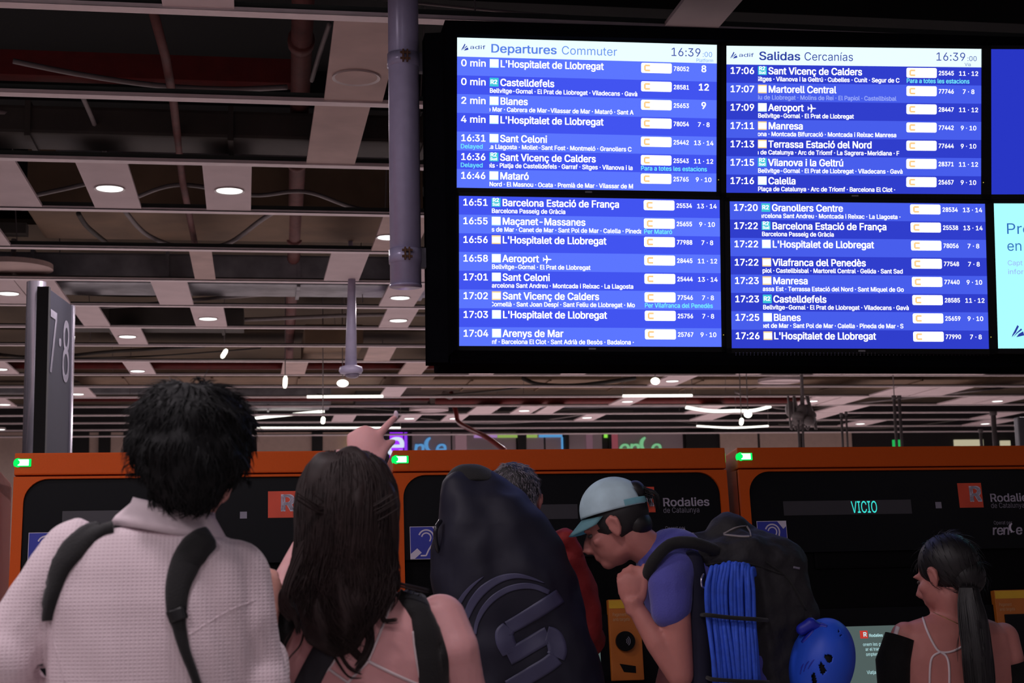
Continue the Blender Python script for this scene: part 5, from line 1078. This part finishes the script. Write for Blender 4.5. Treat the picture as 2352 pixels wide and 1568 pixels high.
for pth, w_ in (([(2119, 1416), (2128, 1445), (2142, 1475), (2158, 1496), (2185, 1496), (2214, 1482)], 5), ([(2160, 1497), (2142, 1508), (2136, 1535), (2135, 1600)], 5), ([(2160, 1497), (2174, 1508), (2180, 1535), (2180, 1600)], 5), ([(2266, 1432), (2262, 1445), (2262, 1460)], 5)): strip('halter_string', bv5, pth, [w_, w_], Y5, STR, pw_, .0015, .003, 3)
strip('necklace', bv5, [(2143, 1405), (2165, 1416), (2200, 1432)], [1.6, 1.6], Y5, mat('gold', (150, 120, 80), .4, .8), pw_, .0005, .001, 2)
bm = bmesh.new(); tube(bm, [q5(2068, 1462), q5(2052, 1520), q5(2054, 1600)], [.046, .053, .047], 22, False); bmesh.ops.solidify(bm, geom=bm.faces[:], thickness=.003); obj('sleeve', bm, BLK_FAB, pw_, True)
bm = bmesh.new(); tube(bm, [q5(2324, 1520), q5(2336, 1560), q5(2338, 1640)], [.047, .05, .046], 22, False); bmesh.ops.solidify(bm, geom=bm.faces[:], thickness=.003); obj('sleeve', bm, BLK_FAB, pw_, True)
strip('lace_trim', bv5, [(2063, 1440), (2058, 1458), (2057, 1478)], [9, 9], Y5, STR, pw_, .002, .004, 3)
bm = bmesh.new(); loft_px(bm, [(1640, 2055, 2322, Y5+.02, .21), (1720, 2076, 2304, Y5+.02, .2), (1850, 2060, 2320, Y5+.02, .22)], 28); obj('top_garment', remesh(bm, .012, 3), BLK_FAB, pw_, True)
legs(pw_, wloc(pw_).x, Y5+.02, P(2190, 1860, Y5).z, .32)
bm = bmesh.new(); ell(bm, c5+R5 @ Vector((0, -.022, .034)), (.079, .096, .090), R5, 30); ell(bm, c5+R5 @ Vector((.012, -.062, -.018)), (.062, .055, .062), R5)
R5i = R5.transposed(); bmesh.ops.delete(bm, geom=[f for f in bm.faces if (lambda q: (q.y > .055 and q.z < .045))(R5i @ (f.calc_center_median()-c5))], context='FACES')
hair = obj('hair', bm, H_DARK, pw_, True)
rowsP = [(1345, 2205, 2245, Y5-.07, .05), (1380, 2203, 2252, Y5-.09, .06), (1430, 2206, 2266, Y5-.11, .06), (1500, 2212, 2278, Y5-.12, .055), (1580, 2220, 2284, Y5-.12, .05), (1660, 2240, 2270, Y5-.12, .03)]
bm = bmesh.new(); loft_px(bm, rowsP, 20, 2.1); pt_ = obj('ponytail', remesh(bm, .006, 3, lambda co, no: no*noise.noise(Vector((co.x*60, co.y*40, co.z*6)))*.006), H_DARK, pw_, True)
rr = random.Random(2); cur = []
for _ in range(300):
    t0 = rr.uniform(0, 1); f = rr.uniform(-.05, 1.05); A_ = rr.uniform(-3, 3); pts = []
    for j in range(9):
        py = 1350+j*35; i = max(k for k in range(5) if rowsP[k][0] <= py) ; t = (py-rowsP[i][0])/(rowsP[i+1][0]-rowsP[i][0]); x0 = rowsP[i][1]*(1-t)+rowsP[i+1][1]*t; x1 = rowsP[i][2]*(1-t)+rowsP[i+1][2]*t; yy = rowsP[i][3]*(1-t)+rowsP[i+1][3]*t
        pts.append(P(x0+(x1-x0)*f+A_*math.sin(j*.8), py, yy-.028*math.sqrt(max(0, 1-(2*f-1)**2))-.002))
    cur.append((pts, .0016))
for _ in range(4): cur.append(([q5(2206+rr.uniform(-3, 3), 1420, Y5-.1), q5(2202, 1460, Y5-.1), q5(2198+rr.uniform(-3, 3), 1490, Y5-.1), q5(2200, 1520, Y5-.1)], .0008))
strands('hair_strands', cur, H_DARK, pt_)
hs_ = fuzz(hair.data, 500, .05, .0012, 1.2, .15, flow=lambda c, n_: (q5(2225, 1365, Y5-.07)-wloc(hair)-c).normalized()); strands('scalp_strands', [([p+wloc(hair) for p in a], b) for a, b in hs_], H_DARK, hair)
